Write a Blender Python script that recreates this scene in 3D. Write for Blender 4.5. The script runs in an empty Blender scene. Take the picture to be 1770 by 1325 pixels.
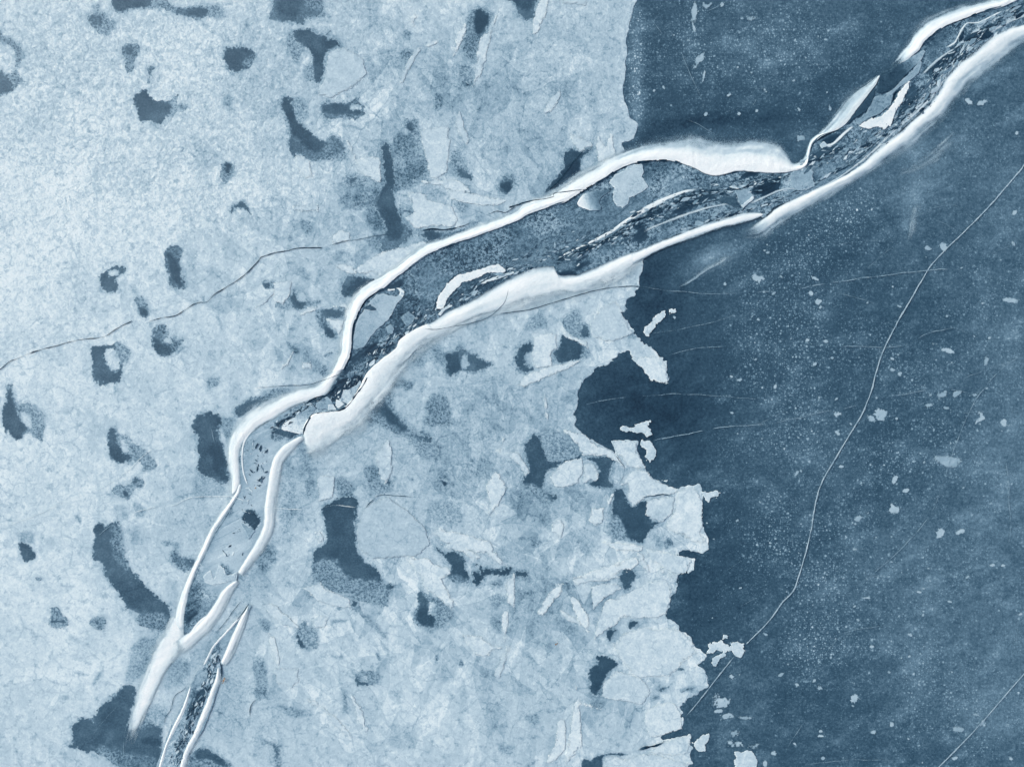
import bpy, math, random
import numpy as np
from mathutils import Vector
from mathutils.bvhtree import BVHTree

S = 0.05                      # metres of lake per unit of the survey grid (1770 x 1325 units across the view)
C = bpy.context.scene.collection
sc = bpy.context.scene

# ------------------------------------------------------------------ camera, sky, sun, exposure
cam_d = bpy.data.cameras.new("camera"); cam = bpy.data.objects.new("camera", cam_d); C.objects.link(cam)
CAM_H = 95.0
cam.location = (0, 0, CAM_H); cam.rotation_euler = (0, 0, 0)
cam_d.sensor_width = 36.0; cam_d.lens = 36.0*CAM_H/(1770*S); cam_d.clip_start = 1; cam_d.clip_end = 5000
sc.camera = cam
SUN_EL = math.radians(38); SUN_AZ = math.radians(-62)      # light from the upper left of the view
w = bpy.data.worlds.new("World"); sc.world = w; w.use_nodes = True
nt = w.node_tree; nt.nodes.clear()
sky = nt.nodes.new("ShaderNodeTexSky"); sky.sky_type = 'NISHITA'; sky.sun_disc = False
sky.sun_elevation = SUN_EL; sky.sun_rotation = SUN_AZ; sky.air_density = 1.0; sky.dust_density = 4.0; sky.ozone_density = 1.5
bg = nt.nodes.new("ShaderNodeBackground"); bg.inputs["Strength"].default_value = 0.12
wo = nt.nodes.new("ShaderNodeOutputWorld")
nt.links.new(sky.outputs[0], bg.inputs[0]); nt.links.new(bg.outputs[0], wo.inputs[0])
sd_ = bpy.data.lights.new("sun", 'SUN'); sd_.energy = 1.35; sd_.angle = math.radians(35); sd_.color = (0.86, 0.93, 1.0)
sun = bpy.data.objects.new("sun", sd_); C.objects.link(sun)
dv = Vector((math.sin(SUN_AZ)*math.cos(SUN_EL), math.cos(SUN_AZ)*math.cos(SUN_EL), math.sin(SUN_EL)))
sun.rotation_euler = dv.to_track_quat('Z', 'Y').to_euler(); sun.location = dv*60
sc.view_settings.view_transform = 'Standard'; sc.view_settings.look = 'None'; sc.view_settings.gamma = 1
sc.view_settings.exposure = 0.40
sc.cycles.transparent_max_bounces = 16; sc.cycles.max_bounces = 4

# ------------------------------------------------------------------ number helpers
def vnoise(x, y, seed=0):
    xi = np.floor(x).astype(np.int64); yi = np.floor(y).astype(np.int64)
    fx = x-xi; fy = y-yi
    fx = fx*fx*(3-2*fx); fy = fy*fy*(3-2*fy)
    def h(a, b):
        n = (a*374761393 + b*668265263 + seed*982451653) & 0x7fffffff
        n = ((n ^ (n >> 13))*1274126177) & 0x7fffffff
        n = n ^ (n >> 16)
        return (n & 0xffff)/65535.0*2-1
    a = h(xi, yi); b = h(xi+1, yi); c = h(xi, yi+1); d = h(xi+1, yi+1)
    return (a*(1-fx)+b*fx)*(1-fy) + (c*(1-fx)+d*fx)*fy
def fbm(x, y, scale, octs=4, seed=0, gain=.55):
    r = 0; a = 1; t = 0
    for o in range(octs):
        k = 2.03**o/scale
        r = r + a*vnoise(x*k+17.3*o+seed*3.1, y*k-9.7*o, seed+o); t += a; a *= gain
    return r/t
def sstep(a, b, x):
    t = np.clip((x-a)/(b-a), 0, 1); return t*t*(3-2*t)
def sdpoly(P, X, Y):
    """distance to the outline, positive inside"""
    d2 = np.full(X.shape, 1e12); ins = np.zeros(X.shape, bool); n = len(P)
    for i in range(n):
        ax, ay = P[i]; bx, by = P[(i+1) % n]
        ex, ey = bx-ax, by-ay; L = ex*ex+ey*ey
        if L < 1e-9: continue
        t = np.clip(((X-ax)*ex+(Y-ay)*ey)/L, 0, 1)
        d2 = np.minimum(d2, (X-ax-t*ex)**2+(Y-ay-t*ey)**2)
        if ay != by:
            ins ^= ((ay > Y) != (by > Y)) & (X < (bx-ax)*(Y-ay)/(by-ay)+ax)
    return np.where(ins, 1, -1)*np.sqrt(d2)
def chaikin(P, n=1):
    for _ in range(n):
        Q = []
        for i in range(len(P)):
            a = P[i]; b = P[(i+1) % len(P)]
            Q += [(a[0]*.8+b[0]*.2, a[1]*.8+b[1]*.2), (a[0]*.2+b[0]*.8, a[1]*.2+b[1]*.8)]
        P = Q
    return P
def catmull(P, step):
    P = [np.array(p, float) for p in P]
    out = []
    for i in range(len(P)-1):
        p0 = P[max(i-1, 0)]; p1 = P[i]; p2 = P[i+1]; p3 = P[min(i+2, len(P)-1)]
        n = max(1, int(np.linalg.norm((p2-p1)[:2])/step))
        for k in range(n):
            t = k/n
            out.append(.5*((2*p1)+(-p0+p2)*t+(2*p0-5*p1+4*p2-p3)*t*t+(-p0+3*p1-3*p2+p3)*t**3))
    out.append(P[-1]); return np.array(out)
ORG = {k: (440*(i % 4), [0, 330, 660, 985][i//4]) for i, k in enumerate("ABCDEFGHIJKLMNOP")}
def T(s):
    """'A 12,34 56,78 | B 3,4': survey sheet letter then points at 3.898 per unit"""
    out = []; o = (0, 0); k = 1.0
    for w_ in s.split():
        if w_ == 'Z': o = (0, 0); k = 1.0
        elif w_ in ORG: o = ORG[w_]; k = 3.898
        elif w_ == '|': continue
        else:
            a, b = w_.split(','); out.append((o[0]+float(a)/k, o[1]+float(b)/k))
    return out
def wx(x): return (x-885)*S
def wy(y): return (662.5-y)*S

# ------------------------------------------------------------------ mesh helpers
def mesh_obj(name, V, F, mat, attrs=None, parent=None, smooth=False):
    me = bpy.data.meshes.new(name)
    if isinstance(F, tuple):                       # (loop_verts, loop_starts)
        lv, ls = F
        me.vertices.add(len(V)); me.vertices.foreach_set("co", np.asarray(V, np.float32).ravel())
        me.loops.add(len(lv)); me.loops.foreach_set("vertex_index", lv.astype(np.int32))
        me.polygons.add(len(ls)); me.polygons.foreach_set("loop_start", ls.astype(np.int32))
        me.update(calc_edges=True)
    else:
        me.from_pydata([tuple(map(float, v)) for v in V], [], F); me.update()
    for k, a in (attrs or {}).items():
        at = me.attributes.new(k, 'FLOAT', 'POINT'); at.data.foreach_set("value", np.asarray(a, np.float32))
    if smooth: me.shade_smooth()
    me.materials.append(mat)
    o = bpy.data.objects.new(name, me); C.objects.link(o)
    if parent: o.parent = parent
    return o
def tag(o, label=None, cat=None, group=None, kind=None):
    if label: o['label'] = label
    if cat: o['category'] = cat
    if group: o['group'] = group
    if kind: o['kind'] = kind
    return o
# corner order of a cell: c0 (i,j) c1 (i,j+1) c2 (i+1,j+1) c3 (i+1,j); edges e0 c0c1, e1 c1c2, e2 c2c3, e3 c3c0
_CASES = {}
for case in range(1, 16):
    ins = [(case >> k) & 1 for k in range(4)]
    if case in (5, 10):
        k0 = 0 if case == 5 else 1
        _CASES[case] = [[('c', k0), ('e', k0), ('e', (k0+3) % 4)], [('c', k0+2), ('e', k0+2), ('e', k0+1)]]
        continue
    poly = []
    for k in range(4):
        if ins[k]: poly.append(('c', k))
        if ins[k] != ins[(k+1) % 4]: poly.append(('e', k))
    _CASES[case] = [poly]
def march(xs, ys, f, z, attrs, name, mat, skirt=None, zoff=None, kindsmooth=False):
    """the part of the grid where f > 0, cut along its zero line; xs, ys in survey units"""
    ny, nx = f.shape
    f = np.where(np.abs(f) < 1e-4, 1e-4, f)
    X, Y = np.meshgrid(xs, ys); Z = np.full(f.shape, z) if zoff is None else z+zoff
    vx = [X.ravel()]; vy = [Y.ravel()]; vz = [Z.ravel()]; va = {k: [a.ravel()] for k, a in attrs.items()}
    gid = np.arange(nx*ny).reshape(ny, nx); base = nx*ny
    def cross(fa, fb, A, B):
        nonlocal base
        m = (fa > 0) != (fb > 0)
        t = fa[m]/(fa[m]-fb[m])
        ids = np.full(fa.shape, -1, np.int64); ids[m] = base+np.arange(m.sum()); base += int(m.sum())
        vx.append(X[A][m]*(1-t)+X[B][m]*t); vy.append(Y[A][m]*(1-t)+Y[B][m]*t); vz.append(Z[A][m]*(1-t)+Z[B][m]*t)
        for k, a in attrs.items(): va[k].append(a[A][m]*(1-t)+a[B][m]*t)
        return ids
    sA = (slice(None), slice(0, -1)); sB = (slice(None), slice(1, None))
    H = cross(f[sA], f[sB], sA, sB)
    tA = (slice(0, -1), slice(None)); tB = (slice(1, None), slice(None))
    Vv = cross(f[tA], f[tB], tA, tB)
    ins = f > 0
    case = (ins[:-1, :-1]*1+ins[:-1, 1:]*2+ins[1:, 1:]*4+ins[1:, :-1]*8)
    cor = [gid[:-1, :-1], gid[:-1, 1:], gid[1:, 1:], gid[1:, :-1]]
    edg = [H[:-1, :], Vv[:, 1:], H[1:, :], Vv[:, :-1]]
    loops = []; counts = []; segs = []
    for cs, polys in _CASES.items():
        m = case == cs
        if not m.any(): continue
        for poly in polys:
            cols = [(cor if t == 'c' else edg)[k][m] for t, k in poly]
            arr = np.stack(cols, 1)[:, ::-1]       # y runs down the survey, so flip for an upward normal
            loops.append(arr.ravel()); counts.append(np.full(len(arr), arr.shape[1]))
            if skirt is not None:
                for q in range(len(poly)):
                    if poly[q][0] == 'e' and poly[(q+1) % len(poly)][0] == 'e':
                        segs.append(np.stack([cols[q], cols[(q+1) % len(poly)]], 1))
    if not loops: return None
    lv = np.concatenate(loops); cn = np.concatenate(counts)
    vx = np.concatenate(vx); vy = np.concatenate(vy); vz = np.concatenate(vz)
    va = {k: np.concatenate(a) for k, a in va.items()}
    if skirt is not None and segs:
        sg = np.concatenate(segs); n0 = len(vx)
        a, b = sg[:, 0], sg[:, 1]; m = len(a)
        vx = np.concatenate([vx, vx[a], vx[b]]); vy = np.concatenate([vy, vy[a], vy[b]]); vz = np.concatenate([vz, np.full(2*m, skirt)])
        va = {k: np.concatenate([q, q[a], q[b]]) for k, q in va.items()}
        q = np.stack([a, b, n0+m+np.arange(m), n0+np.arange(m)], 1)
        lv = np.concatenate([lv, q.ravel()]); cn = np.concatenate([cn, np.full(m, 4)])
    used, inv = np.unique(lv, return_inverse=True)
    V = np.stack([wx(vx[used]), wy(vy[used]), vz[used]], 1)
    starts = np.concatenate([[0], np.cumsum(cn)[:-1]])
    return mesh_obj(name, V, (inv, starts), mat, {k: q[used] for k, q in va.items()})

# ------------------------------------------------------------------ materials: one tone scale for all the ice
# tone -0.5 fresh snow, 0 frosted ice, 0.5 half-clear, 1 clear dark ice, 1.5 deepest
def srgb(r, g, b):
    f = lambda c: (c/255/12.92 if c <= 10 else ((c/255+.055)/1.055)**2.4)
    return (f(r), f(g), f(b))
GAIN = (.986, 1.022, 1.137)         # light received by a level white sheet, divided out of the colours below
def alb(r, g, b):
    c = srgb(r, g, b); return tuple(min(.93, c[i]/GAIN[i]) for i in range(3))+(1,)
STOPS = [(-.5, (242, 249, 254)), (-.2, (215, 231, 240)), (0, (183, 206, 221)), (.3, (145, 174, 194)), (.6, (104, 136, 158)), (.85, (70, 101, 123)), (1.0, (51, 82, 104)), (1.25, (30, 60, 82)), (1.5, (11, 38, 58))]
class G:
    def __init__(s, name):
        s.m = bpy.data.materials.new(name); s.m.use_nodes = True; s.t = s.m.node_tree; s.t.nodes.clear()
        s.geo = s.n("ShaderNodeNewGeometry"); s.pos = s.geo.outputs["Position"]
    def n(s, k): return s.t.nodes.new(k)
    def _in(s, sock, v):
        if hasattr(v, 'is_output'): s.t.links.new(v, sock)
        else: sock.default_value = v
    def math(s, op, a, b=0.0, clamp=False):
        x = s.n("ShaderNodeMath"); x.operation = op; x.use_clamp = clamp; s._in(x.inputs[0], a); s._in(x.inputs[1], b); return x.outputs[0]
    def add(s, *a):
        r = a[0]
        for b in a[1:]: r = s.math('ADD', r, b)
        return r
    def mul(s, a, b): return s.math('MULTIPLY', a, b)
    def rng(s, v, a, b, c=0.0, d=1.0, smooth=True):
        x = s.n("ShaderNodeMapRange"); x.interpolation_type = 'SMOOTHSTEP' if smooth else 'LINEAR'
        for i, q in enumerate((v, a, b, c, d)): s._in(x.inputs[i], q)
        return x.outputs[0]
    def attr(s, name):
        x = s.n("ShaderNodeAttribute"); x.attribute_name = name; return x.outputs["Fac"]
    def map(s, rot=0, scale=(1, 1, 1), src=None):
        x = s.n("ShaderNodeMapping"); x.vector_type = 'TEXTURE'; x.inputs["Rotation"].default_value = (0, 0, math.radians(rot)); x.inputs["Scale"].default_value = tuple(1/q for q in scale)
        s._in(x.inputs[0], src or s.pos); return x.outputs[0]
    def noise(s, scale, detail=4, rough=.6, dist=0, src=None, off=None):
        x = s.n("ShaderNodeTexNoise"); x.noise_dimensions = '3D' 
        x.inputs["Scale"].default_value = scale; x.inputs["Detail"].default_value = detail; x.inputs["Roughness"].default_value = rough; x.inputs["Distortion"].default_value = dist
        v = src or s.pos
        if off:
            m = s.n("ShaderNodeVectorMath"); m.operation = 'ADD'; s._in(m.inputs[0], v); m.inputs[1].default_value = off; v = m.outputs[0]
        s._in(x.inputs["Vector"], v); return x.outputs["Fac"]
    def nz(s, *a, **k): return s.math('SUBTRACT', s.noise(*a, **k), .5)
    def warp(s, scale, amt, src=None):
        x = s.n("ShaderNodeTexNoise"); x.inputs["Scale"].default_value = scale; x.inputs["Detail"].default_value = 3; s._in(x.inputs["Vector"], src or s.pos)
        m = s.n("ShaderNodeVectorMath"); m.operation = 'SUBTRACT'; s._in(m.inputs[0], x.outputs["Color"]); m.inputs[1].default_value = (.5, .5, .5)
        k = s.n("ShaderNodeVectorMath"); k.operation = 'SCALE'; s._in(k.inputs[0], m.outputs[0]); k.inputs[3].default_value = amt
        a = s.n("ShaderNodeVectorMath"); a.operation = 'ADD'; s._in(a.inputs[0], src or s.pos); s._in(a.inputs[1], k.outputs[0]); return a.outputs[0]
    def flat(s, src):
        x = s.n("ShaderNodeVectorMath"); x.operation = 'MULTIPLY'; s._in(x.inputs[0], src); x.inputs[1].default_value = (1, 1, 0); return x.outputs[0]
    def voro(s, scale, feat='DISTANCE_TO_EDGE', src=None, out="Distance", rand=1.0):
        x = s.n("ShaderNodeTexVoronoi"); x.feature = feat; x.voronoi_dimensions = '2D'; x.inputs["Scale"].default_value = scale; x.inputs["Randomness"].default_value = rand
        s._in(x.inputs["Vector"], src or s.pos); return x.outputs[out]
    def dither(s, a):
        # crystals cover the surface grain by grain: each grain is there or not
        n = s.n("ShaderNodeTexNoise"); n.noise_dimensions = '3D'; n.inputs["Scale"].default_value = 24; n.inputs["Detail"].default_value = 2; n.inputs["Roughness"].default_value = .8
        s._in(n.inputs["Vector"], s.pos)
        th = s.rng(n.outputs["Fac"], .34, .66, .02, .98, smooth=False)
        return s.math('GREATER_THAN', a, th)
    def finish(s, tone, rough=.55, spec=.25, bump=None, bstr=.3, bdist=.05, alpha=None):
        cr = s.n("ShaderNodeValToRGB"); e = cr.color_ramp.elements
        while len(e) > 1: e.remove(e[-1])
        e[0].position = 0; e[0].color = alb(*STOPS[0][1])
        for t, c in STOPS[1:]:
            q = e.new((t+.5)/2); q.color = alb(*c)
        s._in(cr.inputs[0], s.rng(tone, -.5, 1.5, 0, 1, smooth=False))
        p = s.n("ShaderNodeBsdfPrincipled"); s.t.links.new(cr.outputs[0], p.inputs["Base Color"])
        s._in(p.inputs["Roughness"], rough); p.inputs["Specular IOR Level"].default_value = spec
        if bump is not None:
            b = s.n("ShaderNodeBump"); b.inputs["Strength"].default_value = bstr; b.inputs["Distance"].default_value = bdist
            s._in(b.inputs["Height"], bump); s.t.links.new(b.outputs[0], p.inputs["Normal"])
        if alpha is not None: s._in(p.inputs["Alpha"], alpha)
        o = s.n("ShaderNodeOutputMaterial"); s.t.links.new(p.outputs[0], o.inputs[0]); return s.m

def mat_frosted():
    g = G("frosted_ice"); t = g.attr("tone"); cr = g.attr("crumple")
    broad = g.add(g.mul(g.nz(.06, 4, .6), .2), g.mul(g.nz(.16, 5, .65, src=g.map(40, (.5, 1.3, 1)), off=(0, 70, 0)), .2))
    w1 = g.warp(.5, 1.9)
    med = g.add(g.mul(g.nz(.55, 6, .68, src=w1), .30), g.mul(g.nz(2.2, 5, .75, src=g.map(35, (.6, 1.5, 1)), off=(0, 90, 0)), .24))
    # ragged veins between the pans of frozen-together ice
    w2 = g.warp(.9, 1.3)
    e1 = g.rng(g.voro(.42, src=w2), 0, .06, 1, 0); e2 = g.rng(g.voro(.95, src=w2), 0, .09, 1, 0)
    vm = g.rng(g.noise(.22, 4, .6), .44, .62); vm2 = g.rng(g.noise(.5, 4, .6, off=(9, 4, 0)), .45, .62)
    veins = g.add(g.mul(g.mul(e1, vm2), .2), g.mul(g.mul(e2, vm), .17))
    # crumpled grain
    crn = g.noise(2.6, 5, .62, dist=.8); fine = g.nz(6.0, 3, .7)
    grain = g.add(g.mul(g.mul(g.math('SUBTRACT', crn, .5), .8), g.add(cr, .25)), g.mul(fine, .26))
    # pans: each one a slightly different grey
    pan = g.mul(g.math('SUBTRACT', g.voro(.3, 'F1', src=g.warp(.7, 2.0), out="Color"), .5), .10)
    # dark stipple growing where the ice is half clear
    st = g.noise(5.2, 4, .75, off=(3, 7, 0))
    stip = g.mul(g.rng(st, .42, .66), g.mul(g.rng(t, .02, .4), .45))
    lowl = g.mul(g.rng(g.noise(1.3, 5, .7, off=(31, 7, 0)), .53, .68), .27)
    # shard-like flakes of frost frozen together, lying in several directions
    sh = g.attr("shard"); fl = None
    for i, (rot, sc, sx, off) in enumerate(((62, .42, .33, 3), (150, .5, .35, 11), (95, .75, .3, 23), (20, .6, .4, 37), (75, 1.3, .35, 51), (130, 1.5, .4, 61))):
        m = g.n("ShaderNodeVectorMath"); m.operation = 'ADD'; g._in(m.inputs[0], g.warp(.35, 1.3)); m.inputs[1].default_value = (off, off*1.7, 0)
        src = g.map(rot, (sx, 1.25, 1), src=m.outputs[0])
        cx = g.n("ShaderNodeTexVoronoi"); cx.voronoi_dimensions = '2D'; cx.inputs["Scale"].default_value = sc; g._in(cx.inputs["Vector"], src)
        sp = g.n("ShaderNodeSeparateColor"); g._in(sp.inputs[0], cx.outputs["Color"])
        pick = g.rng(sp.outputs[1], .62, .66)
        edge = g.rng(g.voro(sc, src=src), .0, .05)
        a = g.mul(g.mul(pick, edge), g.add(g.mul(g.math('SUBTRACT', sp.outputs[0], .42), .34), -.02))
        ln = g.mul(g.mul(g.rng(g.voro(sc, src=src), .0, .03, 1, 0), pick), g.rng(sp.outputs[2], .45, .55, -.12, .26))
        q = g.add(a, ln); fl = q if fl is None else g.add(fl, q)
    tone = g.add(t, broad, med, g.mul(veins, .85), grain, pan, stip, lowl, g.mul(g.mul(fl, sh), .62), g.mul(sh, .015), -.05)
    tone = g.math('MAXIMUM', tone, -.27)
    b = g.n("ShaderNodeMath"); hb = g.add(g.mul(g.noise(1.9, 4, .6, dist=1.4, off=(6, 1, 0)), .9), g.mul(crn, .8), g.mul(fine, .4))
    return g.finish(tone, rough=.7, spec=.2, bump=g.mul(hb, g.add(g.mul(cr, .55), .12)), bstr=1.0, bdist=.085)
def mat_clear(name, streak=0, dots=1.0):
    g = G(name); t = g.attr("tone")
    src = g.map(streak, (.35, 1.5, 1)) if streak else g.pos
    broad = g.mul(g.nz(.35, 5, .66), .36)
    med = g.mul(g.nz(1.1, 6, .7, src=src), .36)
    if streak:
        s2 = g.warp(.6, 1.2, src=src)
        med = g.add(g.mul(g.nz(.5, 6, .66, src=s2), .7), g.mul(g.rng(g.voro(.8, src=s2), 0, .08, 1, 0), g.mul(g.rng(g.noise(.3, 3, .6), .45, .6), .2)), g.mul(g.rng(g.noise(1.4, 5, .7, src=s2, off=(3, 3, 0)), .56, .7), -.22))
    fine = g.mul(g.mul(g.nz(6.5, 3, .75), g.add(.1, g.mul(g.noise(.5, 3, .6, off=(1, 1, 5)), 1.1))), .55 if streak else .8)
    # the half-clear margins: frost crystals on dark ice
    st = g.noise(4.6, 5, .8, off=(5, 2, 0))
    mid = g.mul(g.rng(t, .25, .5), g.rng(t, .92 if streak else .66, 1.12 if streak else .84, 1, 0))
    stip = g.mul(g.math('SUBTRACT', g.rng(st, .40, .62), .5), g.mul(mid, g.rng(g.noise(.25, 4, .65, off=(60, 0, 0)), .4, .62, .30, 1.0) if streak else .55))
    crk = g.mul(g.rng(g.noise(2.2, 5, .6, dist=1.2, src=g.map(25, (1, 2.2, 1))), .56, .72), -.10)
    tone = g.add(t, broad, med, fine, stip, crk)
    return g.finish(tone, rough=.5, spec=.25, bump=g.noise(3.5, 5, .7), bstr=.25, bdist=.08)
def mat_lake():
    g = G("lake_ice"); t = g.attr("tone"); dens = g.attr("dots")
    broad = g.mul(g.nz(.09, 5, .62), .30)
    med = g.mul(g.nz(.8, 6, .75), .55)
    fine = g.mul(g.nz(4.0, 4, .82), 1.0)
    haz = g.mul(g.rng(g.noise(.3, 5, .65, off=(8, 3, 0), src=g.map(20, (1, 1.7, 1))), .46, .75), -.22)
    clump = g.rng(g.add(g.noise(.42, 6, .78, off=(2, 9, 0)), g.mul(dens, .22)), .50, .72)
    fl = g.flat(g.pos)
    def dots(scale, r, keep, off):
        m = g.n("ShaderNodeVectorMath"); m.operation = 'ADD'; g._in(m.inputs[0], g.warp(scale*1.3, .5/scale, src=fl)); m.inputs[1].default_value = off
        x = g.n("ShaderNodeTexVoronoi"); x.voronoi_dimensions = '2D'; x.feature = 'F1'; x.inputs["Scale"].default_value = scale
        g._in(x.inputs["Vector"], m.outputs[0])
        sep = g.n("ShaderNodeSeparateColor"); g._in(sep.inputs[0], x.outputs["Color"])
        k = g.rng(sep.outputs[0], keep, keep+.02, smooth=False)
        rr = g.mul(sep.outputs[1], r)
        return g.mul(g.mul(g.rng(x.outputs["Distance"], 0, rr, 1, 0), k), g.add(.35, g.mul(sep.outputs[2], .65)))
    d1 = g.mul(dots(3.0, .50, .2, (0, 0, 0)), -.8)
    d2 = g.mul(dots(5.5, .6, .2, (4, 1, 0)), -.75)
    d3 = g.mul(dots(1.1, .2, .4, (7, 3, 0)), -.8)
    dd = g.add(g.mul(g.add(d1, d2), g.mul(clump, g.add(g.mul(dens, .8), .1))), g.mul(d3, g.add(dens, .1)))
    gr = g.mul(g.rng(g.noise(4.2, 5, .8, off=(50, 0, 0)), .55, .75), g.mul(g.add(.3, g.mul(clump, .8)), -.5))
    tone = g.add(t, broad, med, fine, haz, dd, gr)
    return g.finish(tone, rough=.5, spec=.25, bump=g.noise(3.0, 5, .7), bstr=.15, bdist=.06)
def mat_plate(name="frosted_plate"):
    g = G(name); t = g.attr("tone"); e = g.attr("edge")
    oi = g.n("ShaderNodeObjectInfo")
    rnd = g.mul(g.math('SUBTRACT', oi.outputs["Random"], .5), .12)
    med = g.mul(g.nz(.9, 6, .7, src=g.warp(.8, 1.2)), .52)
    fine = g.add(g.mul(g.nz(6.0, 3, .7), .42), g.mul(g.nz(2.6, 5, .66, dist=.8, off=(7, 7, 0)), .42), g.mul(g.mul(g.rng(g.voro(1.0, src=g.warp(.9, 1.3)), 0, .08, 1, 0), g.rng(g.noise(.5, 4, .6), .46, .62)), .15))
    fib = g.mul(g.nz(3.0, 4, .7, src=g.map(60, (.25, 2, 1))), .10)
    rim = g.mul(g.rng(g.add(e, g.mul(g.nz(3, 3, .7), .15)), .0, .12, 1, 0), -.09)
    out = g.mul(g.rng(g.noise(1.1, 5, .7, off=(31, 7, 0)), .55, .7), .16)
    so = g.attr("soft"); lf = g.noise(.35, 4, .65, off=(40, 2, 0)); hf = g.noise(2.6, 4, .75, off=(4, 22, 0))
    ee = g.add(e, g.mul(g.math('SUBTRACT', hf, .5), .7), g.mul(g.rng(lf, .48, .66), -.30))
    al = g.rng(ee, -.03, .13, 0, 1); al = g.add(g.mul(al, so), g.math('SUBTRACT', 1.0, so))
    return g.finish(g.add(t, rnd, med, fine, fib, rim, out), rough=.65, spec=.2, bump=g.noise(4, 4, .7), bstr=.3, bdist=.06, alpha=g.dither(al))
def mat_lead_plate():
    g = G("lead_plate"); t = g.attr("tone"); e = g.attr("edge")
    big = g.mul(g.nz(.55, 6, .7, src=g.warp(.5, 1.6)), .62); med = g.mul(g.nz(1.7, 6, .75, src=g.map(35, (.6, 1.4, 1)), off=(5, 5, 0)), .40)
    st = g.mul(g.mul(g.rng(g.noise(4.8, 4, .8), .46, .64), g.rng(g.noise(.6, 4, .7, off=(2, 0, 0)), .42, .6)), .26)
    vein = g.mul(g.mul(g.rng(g.voro(.9, src=g.warp(.9, 1.2)), 0, .06, 1, 0), g.rng(g.noise(.5, 3, .6), .42, .6)), .16)
    rim = g.mul(g.rng(g.add(e, g.mul(g.nz(3, 3, .7), .2)), .0, .14, 1, 0), -.10)
    tone = g.add(t, big, med, g.mul(g.nz(6.5, 3, .75), .4), st, vein, rim)
    return g.finish(g.math('MAXIMUM', tone, -.42), rough=.6, spec=.2, bump=g.noise(3.2, 5, .7), bstr=.6, bdist=.1)
def mat_snow(name="drift_snow", base=-.5, thin=1.1, bd=.07):
    g = G(name); c = g.attr("cov")
    n1 = g.noise(.8, 5, .68, src=g.map(32, (.45, 1.4, 1))); n2 = g.noise(4.5, 5, .8, off=(1, 8, 0)); n3 = g.noise(1.0, 5, .7, src=g.map(35, (.4, 1.6, 1)), off=(0, 9, 0))
    tone = g.add(base, g.mul(g.rng(c, 0, 1.0, 1, 0, smooth=False), g.attr('thin')), g.mul(g.math('SUBTRACT', n1, .40), .55), g.mul(g.math('SUBTRACT', n2, .5), .30))
    m = g.rng(c, .95, .3)
    a = g.add(c, g.mul(g.mul(g.math('SUBTRACT', n3, .5), m), .4), g.mul(g.mul(g.math('SUBTRACT', n2, .5), m), .3))
    return g.finish(tone, rough=.8, spec=.1, alpha=g.dither(g.rng(a, .0, .55, smooth=False)), bump=g.add(n2, g.mul(g.noise(1.7, 4, .7), 1.2)), bstr=.6, bdist=bd)
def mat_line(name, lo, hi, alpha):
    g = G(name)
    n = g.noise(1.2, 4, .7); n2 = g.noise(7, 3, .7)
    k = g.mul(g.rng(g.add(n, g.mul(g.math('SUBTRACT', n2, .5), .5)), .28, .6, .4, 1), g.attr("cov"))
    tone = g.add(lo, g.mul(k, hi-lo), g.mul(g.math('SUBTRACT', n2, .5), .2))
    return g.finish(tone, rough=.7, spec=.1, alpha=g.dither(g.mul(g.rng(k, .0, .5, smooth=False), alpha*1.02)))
def mat_plain(name, tone, amp=.3):
    g = G(name); return g.finish(g.add(tone, g.mul(g.nz(1.6, 5, .7), amp), g.mul(g.nz(6, 4, .75), amp)), rough=.45, spec=.3, bump=g.noise(5, 4, .7), bstr=.4, bdist=.06)
M_FROST = mat_frosted(); M_CLEAR = mat_clear("clear_ice"); M_CHAN = mat_clear("channel_ice", streak=30); M_LAKE = mat_lake()
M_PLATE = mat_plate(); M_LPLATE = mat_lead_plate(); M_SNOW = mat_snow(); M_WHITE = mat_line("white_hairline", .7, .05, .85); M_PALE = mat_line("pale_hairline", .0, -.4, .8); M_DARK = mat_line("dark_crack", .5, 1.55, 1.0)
M_GAP = mat_plain("open_crack_ice", 1.5, .2); M_FLECK = mat_snow("wind_snow", .05, .45, .03)
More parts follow.
